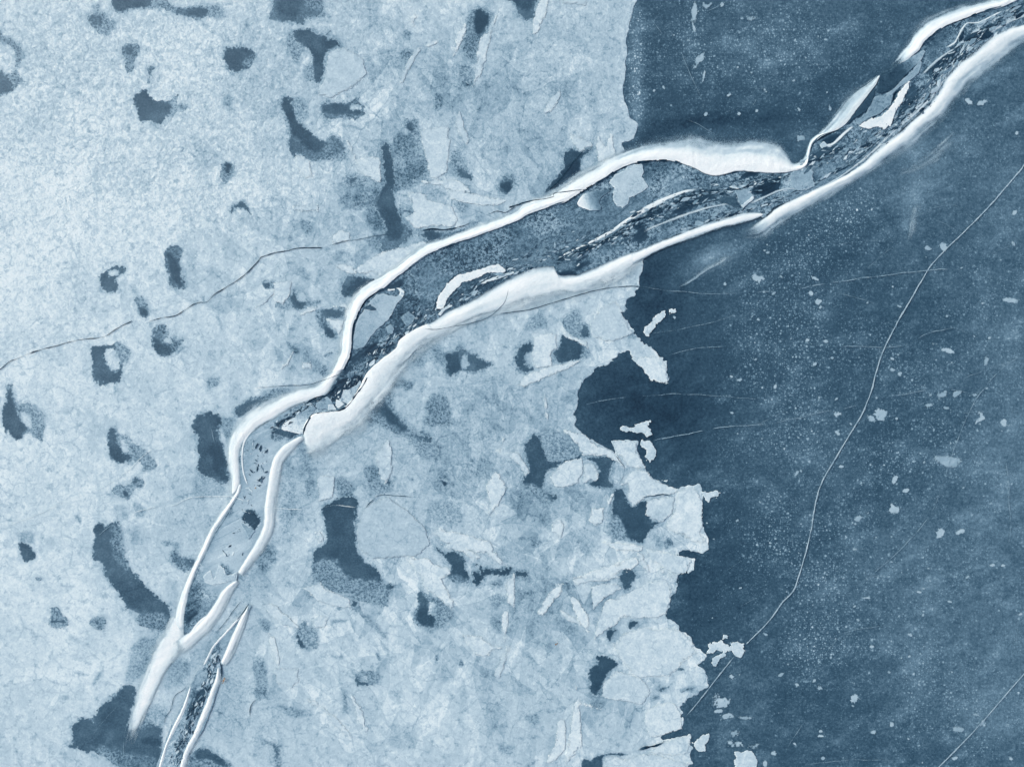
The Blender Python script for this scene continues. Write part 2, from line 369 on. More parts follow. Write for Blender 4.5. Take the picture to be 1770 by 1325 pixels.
# outlines of the clear ice patches: label, outline, tone, inner tones, pale inclusions, raggedness
PATCHES = [
 ("crescent of half-clear ice curling round a frosted bulge at the left edge, near the top", "A 0,190 30,260 75,250 130,310 158,380 130,440 105,500 190,540 110,570 70,635 0,645 -100,640 -100,190", .62, [(.92, "A -90,480 10,480 60,530 90,590 50,640 -80,640", 3)], ["A -90,285 5,280 50,295 95,340 118,400 105,460 70,510 0,470 -90,450"]),
 ("small speckled blue patch under the long dark patch on the top edge", "A 640,40 670,35 665,80 720,80 725,130 775,160 765,200 720,250 670,220 620,190 580,140 590,100 640,95", .58, [(.85, "A 600,95 690,100 700,170 640,175 600,150", 3)]),
 ("long dark patch on the top edge with a thin tail running right", "A 755,-60 750,50 790,90 850,95 880,60 1000,65 1090,55 1140,75 1180,105 1290,120 1340,140 1420,110 1510,125 1500,40 1420,40 1330,40 1210,50 1150,35 1140,10 1120,-60", .55, [(.95, "A 760,-60 755,50 820,90 860,60 900,50 1015,55 1030,-60", 2), (.9, "A 1180,60 1350,50 1410,70 1380,120 1180,105", 3)]),
 ("faint upright speckled patch right above the tiny dark spot", "A 815,320 870,290 940,290 950,350 915,390 900,490 850,490 845,400 820,370", .6, [(.85, "A 840,320 900,310 900,370 850,380", 3)]),
 ("tiny dark spot between the upright speckled patch and the winged dark patch", "A 985,460 1030,440 1050,460 1020,500 1010,590 1000,520", .75),
 ("dark winged patch with a pale right tip, upper left field", "A 905,640 990,600 1010,650 1060,690 1095,665 1120,690 1190,640 1215,630 1185,690 1260,700 1268,730 1210,765 1160,770 1110,800 1095,838 1060,838 990,815 950,832 930,780 895,680", .97, [(.5, "A 1150,650 1280,650 1280,770 1150,780", 4)]),
 ("compact dark shield-shaped patch below the top edge", "A 1530,315 1700,320 1730,370 1700,440 1610,498 1540,470 1500,400 1505,350", .98, [(.7, "A 1620,430 1720,350 1740,400 1690,450", 3)]),
 ("soft smoky spot left of the long curved dark patch, lower down", "A 1500,1090 1570,1090 1590,1130 1560,1200 1500,1260 1480,1180", .55, [(1.1, "A 1520,1100 1565,1105 1550,1175 1520,1165", 4)]),
 ("broad dark patch cut by the top edge, above the hooked patch", "B 130,-60 120,40 90,130 160,150 260,150 320,180 355,130 430,110 465,110 470,60 460,-60", .75, [(.97, "B 140,-60 350,-60 330,60 250,110 140,80", 6)]),
 ("dark hooked patch with ragged claws reaching right", "B 290,200 370,190 430,210 470,235 512,205 500,240 490,275 550,250 580,300 560,325 490,350 480,430 470,500 440,562 400,545 345,530 345,460 390,430 380,360 340,300 300,410 265,410 240,350 215,320 220,230", .52, [(1.02, "B 270,190 370,190 440,225 520,205 500,250 585,290 490,345 480,400 470,500 440,565 400,530 400,450 385,350 340,320 270,270", 2.5)]),
 ("long curved dark patch sweeping down and right like a boomerang", "B 185,650 260,650 270,780 330,840 400,910 470,960 530,900 600,940 615,1065 560,1060 480,1078 380,1087 330,1050 290,1040 260,1075 220,1000 230,880 200,780 172,710", .74, [(1.02, "B 190,650 255,650 268,780 400,915 480,970 420,1030 330,980 250,890 210,780 180,710", 3)]),
 ("dark bar with a pale slot in its right end", "B 440,730 450,700 540,690 640,695 680,650 720,650 700,690 745,720 740,770 700,800 540,805 470,805 455,760", .7, [(.98, "B 450,705 640,695 640,735 730,750 700,770 600,770 470,765", 3)], ["B 650,708 710,700 730,735 660,742"]),
 ("upright dark smear beside a long pale blade near the top", "B 1470,60 1530,40 1590,90 1610,110 1580,180 1540,245 1500,310 1490,400 1440,405 1390,310 1430,200 1435,120", .62, [(1.14, "B 1480,60 1540,60 1585,130 1525,245 1480,210 1490,110", 3.5)]),
 ("faint grey smear below the upright dark smear", "B 1370,470 1440,460 1475,500 1455,585 1400,540", .52),
 ("small dark wedge beside a slim pale blade in the upper field", "B 1000,350 1070,342 1030,418", .75),
 ("long dark column widening downwards to the thin crack above the snow bank", "Z 657,244 673,246 681,285 684,300 680,330 683,345 690,370 700,390 714,397 716,405 700,418 685,430 665,436 652,424 664,405 665,388 648,362 640,355 612,358 611,350 640,346 655,335 665,315 663,290 657,265", .75, [(1.03, "Z 657,244 673,246 680,285 684,300 680,330 684,350 694,385 700,400 690,415 670,415 668,388 648,352 658,335 666,315 663,290 657,265", 2.5)]),
 ("small smoky patch at the upper right of the dark column", "B 1010,800 1100,805 1112,915 1060,915 1010,860", .58, [(.95, "B 1020,825 1060,830 1070,880 1040,880", 3)]),
 ("tapering speckled patch with a dark foot, right of the dark column", "B 1330,1010 1380,1010 1410,1080 1475,1190 1450,1218 1380,1190 1340,1140 1320,1080", .5, [(.88, "B 1350,1130 1400,1140 1470,1190 1450,1215 1370,1185", 3)]),
 ("soft dark spot left of the column with the pale shards", "B 600,1190 700,1180 760,1200 690,1250 610,1265", .5, [(.98, "B 635,1195 690,1195 680,1240 640,1240", 4)]),
 ("small dark blot just above the snow bank, right of the pale plates", "B 1640,1240 1690,1185 1740,1200 1754,1260 1700,1325 1650,1290", .75, [(1.1, "B 1650,1240 1720,1230 1730,1280 1690,1310", 3)]),
 ("dark patch cut by the top edge between two pale blades", "Z 863,-15 868,0 885,4 890,10 893,20 905,34 915,41 922,38 931,-15", .8, [(1.0, "Z 863,-15 895,-15 925,-10 915,20 900,15", 4)]),
 ("dark wedge pressed against the upper snow bank, left of the sheet's straight edge", "C 360,1030 425,992 460,1020 500,1020 575,985 570,1000 490,1070 490,1120 480,1165 350,1250 240,1310 228,1290 330,1180 370,1110", 1.08, [(1.25, "C 400,1110 480,1080 480,1160 350,1250 260,1300 340,1190", 4)], (), 1.6),
 ("C-shaped dark patch on the left field above the long thin crack", "E 665,570 720,530 770,508 840,505 848,550 790,580 775,600 808,650 770,692 720,690 670,650", .98, [], ["E 735,535 800,530 790,570 740,578"]),
 ("leaning dark patch shaped like a footprint right of the C-shaped patch", "E 1105,400 1160,360 1240,380 1220,450 1220,520 1245,590 1262,658 1210,662 1140,640 1140,560 1110,500", .7, [(1.0, "E 1115,420 1180,430 1205,520 1245,600 1225,655 1160,580 1140,490", 3)]),
 ("small teardrop patch just above the thin crack", "E 910,715 970,710 1000,770 1012,840 980,858 930,820 915,780", .6, [(.98, "E 925,770 990,790 995,848 940,825", 2.5)]),
 ("dark L-shaped patch with a speckled wing, just below the thin crack", "E 610,1050 680,1035 760,1040 800,1010 890,1080 860,1140 825,1170 812,1290 740,1302 660,1312 625,1270 615,1180 620,1100", .95, [(.55, "E 790,1000 900,1070 860,1150 820,1170 780,1060", 3)], ["E 705,1070 770,1060 795,1115 805,1170 800,1200 770,1222 710,1150"]),
 ("ring-shaped dark patch with pale centre below the thin crack", "E 1018,940 1070,895 1130,905 1140,980 1180,1000 1238,990 1215,1060 1190,1085 1140,1112 1080,1118 1040,1080 1018,1010", .72, [(1.0, "E 1025,980 1070,1010 1160,1065 1130,1115 1040,1090", 3)], ["E 1105,985 1160,1000 1162,1032 1115,1022", "E 1130,930 1200,950 1180,975 1135,965"]),
 ("thin dark crescent over a round pale pan", "E 1535,130 1560,90 1640,68 1682,120 1697,168 1655,128 1600,118 1560,155", .85, [], (), 2.0),
 ("small grey speckled spot left of the main snow bank's bend", "E 1395,1270 1470,1255 1482,1315 1400,1325", .5),
 ("dark patch with a milky middle, left of the main crack's upper bend", "F 130,745 245,700 250,660 330,665 360,740 450,735 440,765 330,795 260,805 150,800", .46, [(1.0, "F 240,700 268,662 285,740 350,755 320,795 260,795", 2.5), (.15, "F 280,680 340,680 350,730 300,740", 3)]),
 ("little dark spot in a grey halo left of the milky-centred patch", "F 50,595 150,610 145,660 60,655", .46, [(.98, "F 58,628 100,620 96,662 66,655", 2.5)]),
 ("dark triangle touching the snow bank's outer side at the upper bend", "F 640,562 845,598 760,680 690,705 600,722 578,690 600,600", .82, [(1.08, "F 660,590 840,600 740,660 690,690 600,700", 5)], (), 1.8),
 ("dark bracket-shaped patch outside the bank below the dark triangle", "F 430,790 530,790 640,800 610,860 490,858 500,900 552,970 540,1003 490,990 465,940 430,880 405,850", .72, [(1.02, "F 470,895 550,970 530,1003 485,990", 2.5), (.98, "F 450,798 600,808 590,845 470,855", 4)]),
 ("small dark fleck above the lower snow bank, left of its bend", "F 470,1090 530,1085 525,1122 472,1112", .72),
 ("tiny dark speck outside the bank beside slim shards", "F 400,1190 480,1180 500,1230 450,1242", .62),
 ("dark strip squeezed between the thin crack and the upper snow bank", "F 1105,300 1120,268 1190,255 1260,285 1400,260 1480,205 1520,190 1500,225 1420,272 1310,312 1260,332 1180,352 1120,325", .72, [(1.0, "F 1120,280 1190,258 1250,290 1240,325 1180,345", 3)]),
 ("dark two-winged patch with milky middle south of the main crack", "F 1270,1100 1370,1075 1360,1040 1460,1090 1605,1162 1560,1190 1470,1228 1400,1205 1310,1252 1278,1230 1290,1150", .8, [(1.05, "F 1270,1100 1370,1085 1390,1140 1390,1200 1310,1250", 4), (.2, "F 1395,1105 1440,1110 1435,1195 1395,1190", 3)]),
 ("small grey patch between pale plates north of the crack", "F 1340,80 1430,88 1410,152 1370,130", .5),
 ("thin dark dash between two pale plates beside the dark column", "F 975,122 1080,138 1085,155 990,142", .85, [], (), 1.0),
 ("grey pan with a dark lower right corner, near the sheet's eastern edge", "G 355,870 430,800 470,795 480,860 530,905 552,980 510,1002 430,980 370,925", .52, [(.92, "G 500,905 545,925 548,995 485,990", 3)]),
 ("dark tooth-edged triangle below the grey pan", "G 335,955 420,990 540,1060 548,1112 470,1132 330,1162 305,1110 285,1090 345,1050", 1.0, [(.45, "G 490,1040 560,1040 560,1130 480,1130", 4)]),
 ("upright dark C left of the tooth-edged triangle", "G 60,1050 130,1008 158,1025 155,1080 105,1100 110,1170 168,1195 110,1235 60,1200 30,1140", .95),
 ("jagged dark rift with a speckled lower end in the eastern sheet", "K 170,342 210,370 240,470 260,530 350,535 490,485 500,505 350,550 265,600 240,640 225,740 335,770 285,805 220,790 130,700 90,700 82,660 140,610 110,500 86,440", 1.0, [(.55, "K 60,690 210,700 290,790 200,830 60,800", 4)]),
 ("large grey stippled pan right of the jagged rift", "K 205,330 330,325 440,400 492,488 400,520 300,532 250,500 235,440", .5),
 ("dark angular gap between pale plates east of the jagged rift", "K 490,500 560,505 660,490 740,515 700,560 672,640 712,700 620,718 522,690 600,650 595,570 575,545", .97, [], (), 1.8),
 ("dark hollow under the large star-shaped plate", "K 705,720 765,705 800,800 830,842 935,775 940,880 960,930 1010,950 930,1020 910,1085 830,1078 665,1055 685,900 700,800", 1.05, [(.52, "K 680,880 745,900 800,1040 840,1080 650,1070", 3)]),
 ("small dark starburst in the pale eastern lobe", "K 1040,1070 1075,1050 1105,1085 1085,1115 1060,1110", .8),
 ("dark block at the east end of the broken dark chain", "K 30,1268 130,1275 125,1320 50,1312", 1.0, [], (), 1.6),
 ("dark gap under the fan of long pale blades near the eastern edge", "O 738,60 755,0 780,-15 850,0 855,50 815,130 770,142 755,90", 1.0, [], (), 1.6),
 ("dark patch with a pale inlet and a speckled wing at the left edge, mid-height", "I 40,50 35,20 90,10 90,110 150,150 210,150 290,200 303,270 292,320 282,408 240,380 200,345 160,358 150,392 80,384 20,300 6,190 40,140", .55, [(1.0, "I 40,50 90,50 90,130 110,220 200,312 150,350 145,388 70,375 20,290 12,180", 2.5)], ["I 135,200 190,205 225,300 190,305 145,260"]),
 ("slanting dark patch trailing a grey speckled tail right", "I 712,380 735,305 790,295 800,360 860,350 870,400 960,440 1000,480 1072,572 955,615 960,530 880,545 780,545 735,520", .52, [(1.0, "I 718,380 735,305 775,310 790,430 888,508 860,545 780,545 730,470", 2.5)], ["I 800,380 850,400 860,440 868,480 815,450"]),
 ("pair of small smudged spots below the slanting patch", "I 880,670 920,625 968,660 960,705 900,725 872,792 830,785 745,740 790,690 870,690", .5, [(.9, "I 880,680 915,630 950,640 920,690", 3), (1.05, "I 825,720 850,720 875,782 830,770", 2.5)]),
 ("small dark oval smudge far left, lower half", "I 118,1078 180,1085 245,1145 235,1192 170,1215 128,1150", .98),
 ("long dark tongue running down right to the snow fork", "I 640,960 690,938 720,970 785,930 822,970 830,1110 850,1200 920,1305 M 960,80 1030,150 1110,215 1165,272 1140,330 1110,402 1000,395 940,372 905,322 945,290 850,262 830,200 760,120 700,20 I 690,1220 618,1190 630,1100 640,1040 622,1000", .98, [(.76, "I 750,970 830,970 850,1200 870,1280 780,1200 740,1100", 4), (.72, "M 830,200 900,290 1120,280 1110,410 900,400 820,260", 6)]),
 ("tall dark patch outside the snow bank's left bend", "I 1282,310 1320,230 1400,198 1480,220 1500,250 1480,330 1510,450 1545,560 1548,680 1480,688 1420,650 1325,600 1330,540 1355,520 1318,460 1342,400 1330,360", .98, [(1.15, "I 1400,420 1500,440 1530,660 1440,620", 6)]),
 ("dark sliver hugging the bank's outer side above its left bend", "Z 402,709 421,690 434,685 450,685 478,670 499,668 500,676 473,688 440,703 412,724", .97, [(.7, "Z 440,672 500,660 500,690 455,695", 4)], (), 1.8),
 ("smoky dark patch left of the left snow leg", "I 1160,1130 1190,1120 1220,1180 1340,1190 1320,1285 1230,1272 1165,1220 1145,1180", .75, [(1.0, "I 1250,1190 1340,1190 1320,1260 1270,1250", 4)]),
 ("tiny speckled spot above the pair of small lower-left spots", "M 218,40 280,48 290,65 250,78", .6),
 ("broad smoky dark wedge just south of the lower snow bank", "J 755,140 830,110 900,60 930,60 925,170 980,220 1020,295 1060,310 1085,345 1190,370 1198,400 1252,460 1200,532 1100,480 1060,400 990,350 950,362 890,310 840,290 760,272 750,220", .62, [(1.0, "J 810,130 890,110 900,190 980,240 1025,320 980,325 880,240 800,200", 5), (.92, "J 1060,340 1195,372 1195,400 1070,368", 2.5), (.5, "J 1070,390 1250,440 1200,540 1080,480", 3), (.95, "J 755,235 800,235 790,272 755,268", 2)]),
 ("grey stippled block east of the smoky dark wedge", "J 1190,95 1270,92 1312,130 1300,230 1348,290 1200,284 1135,282 1170,200 1150,160", .6),
 ("small dark notch at the tip of a pale shard", "J 885,655 925,648 938,700 890,750 830,745 765,700 800,680 880,700", .5, [(.98, "J 893,655 928,650 925,690 890,685", 2)]),
 ("grey angular patch above the great dark patch", "J 545,645 600,640 655,700 640,742 545,745", .48),
 ("small inky speck in the stippled field", "J 1235,640 1310,645 1315,700 1270,742 1230,700", .42, [(1.2, "J 1252,655 1285,665 1298,685 1275,700", 2)]),
 ("great dark patch trailing down right with a stippled lower left part", "J 580,770 660,762 700,800 690,870 678,950 690,1050 690,1130 760,1220 820,1250 855,1310 N 850,40 870,95 935,105 930,125 890,170 905,235 850,247 770,222 640,180 560,140 520,152 490,120 450,80 385,72 380,0 J 392,1180 410,1120 460,1090 492,1060 480,980 445,850 520,800", 1.0, [(.58, "J 380,1210 540,1180 600,1290 660,1325 N 720,60 830,60 940,160 900,260 740,230 360,90 370,0", 5)]),
 ("dark hole at the west end of the broken dark chain", "J 1215,1100 1275,1150 1345,1125 1420,1180 1420,1260 1445,1300 N 1455,60 1400,88 1310,72 1285,30 J 1330,1260 1270,1170 1220,1125", 1.05, [(.7, "J 1290,1290 1430,1300 1440,1400 1280,1400", 5)], (), 2.2),
 ("ragged middle link of the broken dark chain", "J 1465,1240 1515,1215 1530,1270 1600,1240 1640,1262 1742,1248 1720,1300 N 1690,52 1620,32 1560,30 1510,105 1455,82 1480,50 1450,20 1490,0 1530,20 1510,-40", 1.05, [], (), 2.4),
 ("short dark slit below the broken dark chain", "N 1592,85 1662,80 1655,106 1600,106", .95, [], (), 1.4),
 ("dark keyhole patch with a stippled right side", "N 1085,155 1120,120 1160,150 1280,215 1338,302 1300,350 1270,372 1210,410 1120,382 1078,345 1068,280 1108,210", .55, [(1.0, "N 1088,150 1125,130 1160,190 1165,260 1215,330 1210,400 1150,370 1090,340 1110,220", 3)], ["N 1175,215 1215,215 1205,300 1170,300"]),
 ("square grey patch with an inky left rim", "N 275,405 345,330 350,380 380,365 432,420 430,522 350,535 290,512", .46, [(1.05, "N 280,410 312,470 350,525 285,512", 1.8)]),
 ("small blue-grey smudge left of the keyhole patch's pale plates", "N 345,158 405,155 400,190 355,190", .58),
 ("thin tail of grey leading down from a tiny dark kite", "N 650,190 690,208 720,270 800,360 890,430 885,465 820,410 700,290 652,250", .42, [(1.0, "N 653,195 690,212 685,248 655,238", 1.6)]),
 ("small ring-like patch with a white core in the lower field", "N 675,700 740,672 852,688 815,770 740,778 688,780", .52, [(.95, "N 675,698 700,750 765,760 735,785 685,780", 2)], ["N 722,712 752,712 758,745 728,748"]),
 ("slim grey sliver standing upright in the lower field", "N 590,808 612,815 622,900 602,932", .52, [], (), 1.2),
 ("dark vein at the bottom left of the lower field", "N 30,1150 130,1160 170,1200 170,1280 200,1325 150,1325 125,1240 120,1185", .52, [(.85, "N 130,1180 165,1190 165,1250 140,1240", 3)]),
 ("left one of a pair of small arrowhead patches at lower left", "M 340,245 400,245 430,310 492,345 440,380 390,392 332,375 340,310", .52, [(.98, "M 345,332 440,338 440,352 345,352", 1.8)]),
 ("right one of a pair of small arrowhead patches at lower left", "M 595,350 640,308 712,305 710,370 680,405 600,372", .52, [(.9, "M 640,342 668,345 660,368 642,365", 2)]),
 ("largest dark patch in the bottom left corner, shaped like a flatiron", "M 855,765 918,788 920,850 885,950 862,1060 900,1080 960,980 1010,1010 1090,1050 1100,1150 1090,1240 1080,1400 940,1400 820,1340 740,1290 690,1242 610,1222 590,1245 540,1200 455,1192 490,1150 480,1040 540,982 610,1000 650,970 655,930 770,830", .98, [(.62, "M 900,1000 1000,960 1100,1040 1010,1040 940,1080", 5), (.75, "M 560,1230 700,1180 900,1240 1080,1260 1080,1400 900,1400", 8), (1.15, "M 940,1120 1100,1130 1100,1200 950,1170", 5)]),
 ("dark arch on the bottom edge right of the snow stripes", "M 1260,1400 1265,1240 1340,1192 1400,1198 1470,1240 1565,1310 1560,1400", .66, [(1.05, "M 1320,1240 1350,1195 1405,1200 1565,1310 1530,1335 1400,1262 1330,1280", 2.5)]),
 ("dark bean-shaped hole west of the pale eastern promontory", "O 580,575 640,568 690,590 738,635 690,670 640,740 600,850 570,858 538,810 545,750 527,720 543,660 600,620", 1.05, [], (), 1.8),
 ("small dark spearhead above the bean-shaped hole", "O 655,398 742,395 700,430 682,495 648,440", 1.0, [], (), 1.4),
 ("dark wedge right above the round pale promontory plate", "O 808,338 872,340 862,370 820,402 800,382", 1.0, [], (), 1.4),
 ("small dark slit in the ragged eastern edge", "O 1118,660 1150,650 1192,670 1150,682", .92, [], (), 1.2),
 ("dark quadrangle among broken pans at the eastern edge", "O 1000,792 1082,774 1070,802 1010,832", .95, [], (), 1.2),
 ("thin dark slit beside the dark quadrangle, to its right", "O 1145,828 1200,792 1250,780 1210,806", .8, [], (), 1.0),
 ("tiny dark triangle left below the dark quadrangle", "O 958,852 1010,850 1000,872 968,872", .75, [], (), 1.2),
 ("dark boot-shaped patch on the bottom edge, eastern sheet", "O 482,1285 510,1265 550,1275 630,1228 820,1230 790,1252 640,1245 628,1300 625,1390 495,1390", 1.0, [], (), 1.6),
 ("faint dark crumbs under the bean-shaped hole", "O 560,888 640,905 620,925 580,915", .62),
 ("short dark slit between pale blades, left of the dark gap", "O 630,82 680,65 682,84 640,92", .8, [], (), 1.2),
]
# ------------------------------------------------------------------ the large sheets
XD = np.concatenate([np.linspace(-14000, -700, 12), np.linspace(-600, -60, 50)[:-1], np.arange(-60, 1830, 5.0), np.linspace(1840, 2600, 60), np.linspace(2800, 16000, 12)])
YD = np.concatenate([np.linspace(-14000, -700, 12), np.linspace(-600, -60, 50)[:-1], np.arange(-60, 1390, 5.0), np.linspace(1400, 2100, 50), np.linspace(2300, 16000, 12)])
def blobs(X, Y, L, f):
    for (cx, cy, rx, ry, ang, amt) in L:
        a = math.radians(ang); dx = X-cx; dy = Y-cy
        u = (dx*math.cos(a)-dy*math.sin(a))/rx; v = (dx*math.sin(a)+dy*math.cos(a))/ry
        f += amt*np.exp(-(u*u+v*v))
    return f
X, Y = np.meshgrid(XD, YD)
LAKE_T = [(1098, 90, 14, 130, 0, -.28), (1102, 200, 10, 40, 0, -.2), (1300, 90, 160, 90, 0, -.05),  # x, y, rx, ry, angle, tone
 (1075, 680, 110, 90, 0, .26), (1120, 500, 60, 70, 0, .22), (1180, 620, 90, 200, 0, .12), (1200, 1010, 60, 110, 0, .18), (1130, 740, 60, 60, 0, .1),
 (1240, 445, 85, 22, 25, -.34), (1575, 360, 22, 60, -15, -.26), (1600, 280, 60, 60, 40, -.14), (1400, 330, 60, 20, 35, -.1), (1480, 330, 120, 40, 30, -.1),
 (1770, 700, 130, 400, 0, -.17), (1700, 1150, 200, 170, 0, -.16), (1560, 1100, 160, 140, 0, -.06), (1500, 960, 120, 50, 20, -.05), (1440, 790, 50, 60, 0, -.12),
 (1700, 300, 120, 120, 0, -.07), (1640, 800, 60, 30, -10, -.10), (1270, 205, 120, 14, 3, .22), (1180, 215, 60, 14, 8, .18), (1440, 130, 60, 25, 40, .12), (1480, 60, 160, 60, 0, .04), (1110, 240, 30, 16, 20, .2),
 (1340, 420, 80, 30, 20, .12), (1500, 560, 70, 50, 0, .03), (1270, 900, 70, 200, 0, .05), (1300, 160, 120, 40, 5, .05), (1330, 60, 100, 60, 0, -.04), (1155, 100, 60, 60, 0, .02), (1450, 440, 120, 25, 25, .1), (1710, 1220, 50, 40, 30, -.12),
 (1280, 1230, 50, 60, 0, -.05)]
LAKE_D = [(1100, 120, 16, 120, 0, .8), (1250, 100, 160, 100, 0, .3),(1400, 450, 120, 60, 30, .6), (1450, 380, 70, 30, 30, .5), (1340, 610, 110, 90, 0, .6), (1380, 740, 60, 60, 0, .6), (1420, 900, 160, 90, 10, .35), (1330, 930, 40, 70, 0, .5), (1390, 1120, 50, 50, 0, .8),
 (1460, 1110, 60, 60, 0, .5), (1600, 720, 60, 120, 20, .4), (1530, 800, 60, 40, 0, .5), (1640, 1000, 110, 70, 0, .2), (1420, 1000, 70, 50, 0, .5), (1700, 600, 80, 120, 0, .2), (1590, 1150, 60, 50, 0, .4), (1650, 1250, 120, 70, 0, .3),
 (1700, 470, 80, 80, 0, .15), (1480, 600, 120, 60, 0, .3), (1250, 780, 60, 60, 0, .2), (1180, 60, 80, 80, 0, .2), (1400, 80, 90, 70, 0, .35), (1690, 230, 60, 40, 0, .1)]
tone = blobs(X, Y, LAKE_T, np.full(X.shape, .99))+.09*fbm(X, Y, 200, 5, 5)+.05*fbm(X*.8+Y*.6, (Y*.8-X*.6)*.3, 60, 4, 6)
dens = np.clip(blobs(X, Y, LAKE_D, np.full(X.shape, .42))-blobs(X, Y, [(1080, 690, 110, 110, 0, .6), (1150, 560, 90, 110, 0, .4), (1180, 700, 70, 200, 0, .2)], np.zeros(X.shape)), .0, 1.4)
tag(march(XD, YD, np.ones(X.shape), 0.0, {"tone": tone, "dots": dens}, "lake_ice", M_LAKE), kind="structure")

XS = np.concatenate([np.linspace(-14000, -700, 12), np.linspace(-600, -30, 60)[:-1], np.arange(-30, 1340, 1.9)])
YS = np.concatenate([np.linspace(-14000, -700, 12), np.linspace(-600, -30, 60)[:-1], np.arange(-30, 1360, 1.9), np.linspace(1363, 2100, 60), np.linspace(2300, 14000, 12)])
EDGE = T("""Z -20000,-20000 1060,-20000 1120,-600 C 860,-50 855,20 830,80 815,150 800,220 788,290 800,350 785,410 790,460 780,520 768,600 778,680 800,720 815,790 870,835 850,900 838,940 760,965 780,1020 720,1060 760,1180 1400,1250
 G 1000,200 960,420 905,450 890,520 885,590 860,660 800,740 790,790 745,820 790,870 850,960 880,1020 960,1060 1010,1110 1055,1150 1078,1230 1075,1310 1055,1300 950,1270 930,1230 870,1170 800,1090 730,1110 700,1165 620,1180 560,1220 490,1310
 K 490,10 455,70 465,140 440,220 445,290 480,330 520,375 600,405 680,450 715,480 690,400 770,390 860,400 858,470 900,530 940,600 960,640 1020,680 1060,695 1100,700 1140,722 1170,700 1230,705 1280,695 1305,770 1300,870 1312,980 1345,1070 1340,1130 1310,1150 1200,1135 1140,1150 1150,1180 1250,1190 1240,1260 1200,1300
 O 1200,0 1150,30 1150,75 1125,110 1130,150 1085,190 1080,240 1055,280 1060,330 1110,350 1160,400 1230,450 1240,490 1310,545 1335,575 1320,600 1280,640 1330,680 1340,790 1310,805 1260,840 1165,890 1155,960 1175,1010 1160,1070 1080,1085 1035,1090 1040,1140 1150,1120 1230,1110 1220,1170 1250,1200 1222,1250 1225,1300 1185,1330 Z 1190,1345 1225,1500 1180,2500 1300,20000 -20000,20000""")
X, Y = np.meshgrid(XS, YS)
f = np.full(X.shape, 60.0)
cs = XS > 960; f[:, cs] = np.minimum(60, sdpoly(EDGE, X[:, cs], Y[:, cs]))
f += np.where(np.abs(f) < 25, (.45+.55*sstep(230, 480, Y))*((2.0+7*np.clip(fbm(X, Y, 90, 2, 13), 0, 1))*fbm(X, Y, 20, 3, 11)+(3.5+8*np.clip(fbm(X, Y, 60, 2, 14), 0, 1))*fbm(X, Y, 7.5, 3, 12)), 0)
FR_T = [(150, 350, 260, 420, 0, -.11), (60, 900, 160, 300, 0, -.07), (40, 400, 90, 200, 0, -.05), (150, 1100, 200, 200, 0, -.03), (640, 1180, 200, 140, 0, -.05), (940, 150, 110, 180, 0, .09), (700, 230, 160, 120, 0, .05), (420, 230, 120, 120, 0, .03), (520, 160, 90, 90, 0, .02),
 (1070, 120, 40, 160, 0, .05), (560, 430, 90, 60, 0, .07), (520, 600, 70, 60, 0, .06), (520, 830, 24, 110, -8, .12), (340, 900, 70, 80, 0, .08), (500, 950, 40, 70, 0, .06), (820, 560, 90, 60, 0, .05), (830, 690, 120, 90, 0, .08), (800, 800, 90, 100, 0, .09), (960, 700, 90, 60, 0, .05), (960, 850, 70, 60, 0, .09), (930, 1150, 70, 120, 0, .05), (900, 1030, 60, 70, 0, .1),  # narrow blob beside the right prong paints its soft shade
 (260, 1130, 40, 60, 20, .13), (330, 1180, 60, 90, 20, .12), (395, 1180, 70, 120, 20, .14), (430, 1020, 30, 100, 20, .12), (470, 1200, 60, 90, 0, .06), (1100, 1290, 70, 40, 0, -.05), (1010, 1290, 50, 80, 0, -.06), (1090, 560, 50, 50, 0, .02), (600, 760, 40, 40, 0, .06), (640, 800, 60, 60, 0, .04), (560, 80, 120, 90, 0, .04),  # blobs right of the lower prong and white stripe paint their soft shade
 (1000, 310, 50, 40, 0, .06), (900, 300, 40, 30, 0, .08), (460, 560, 60, 40, 0, .04), (680, 330, 60, 50, 0, .06), (310, 940, 90, 40, 0, .04), (400, 480, 60, 40, 0, .03)]
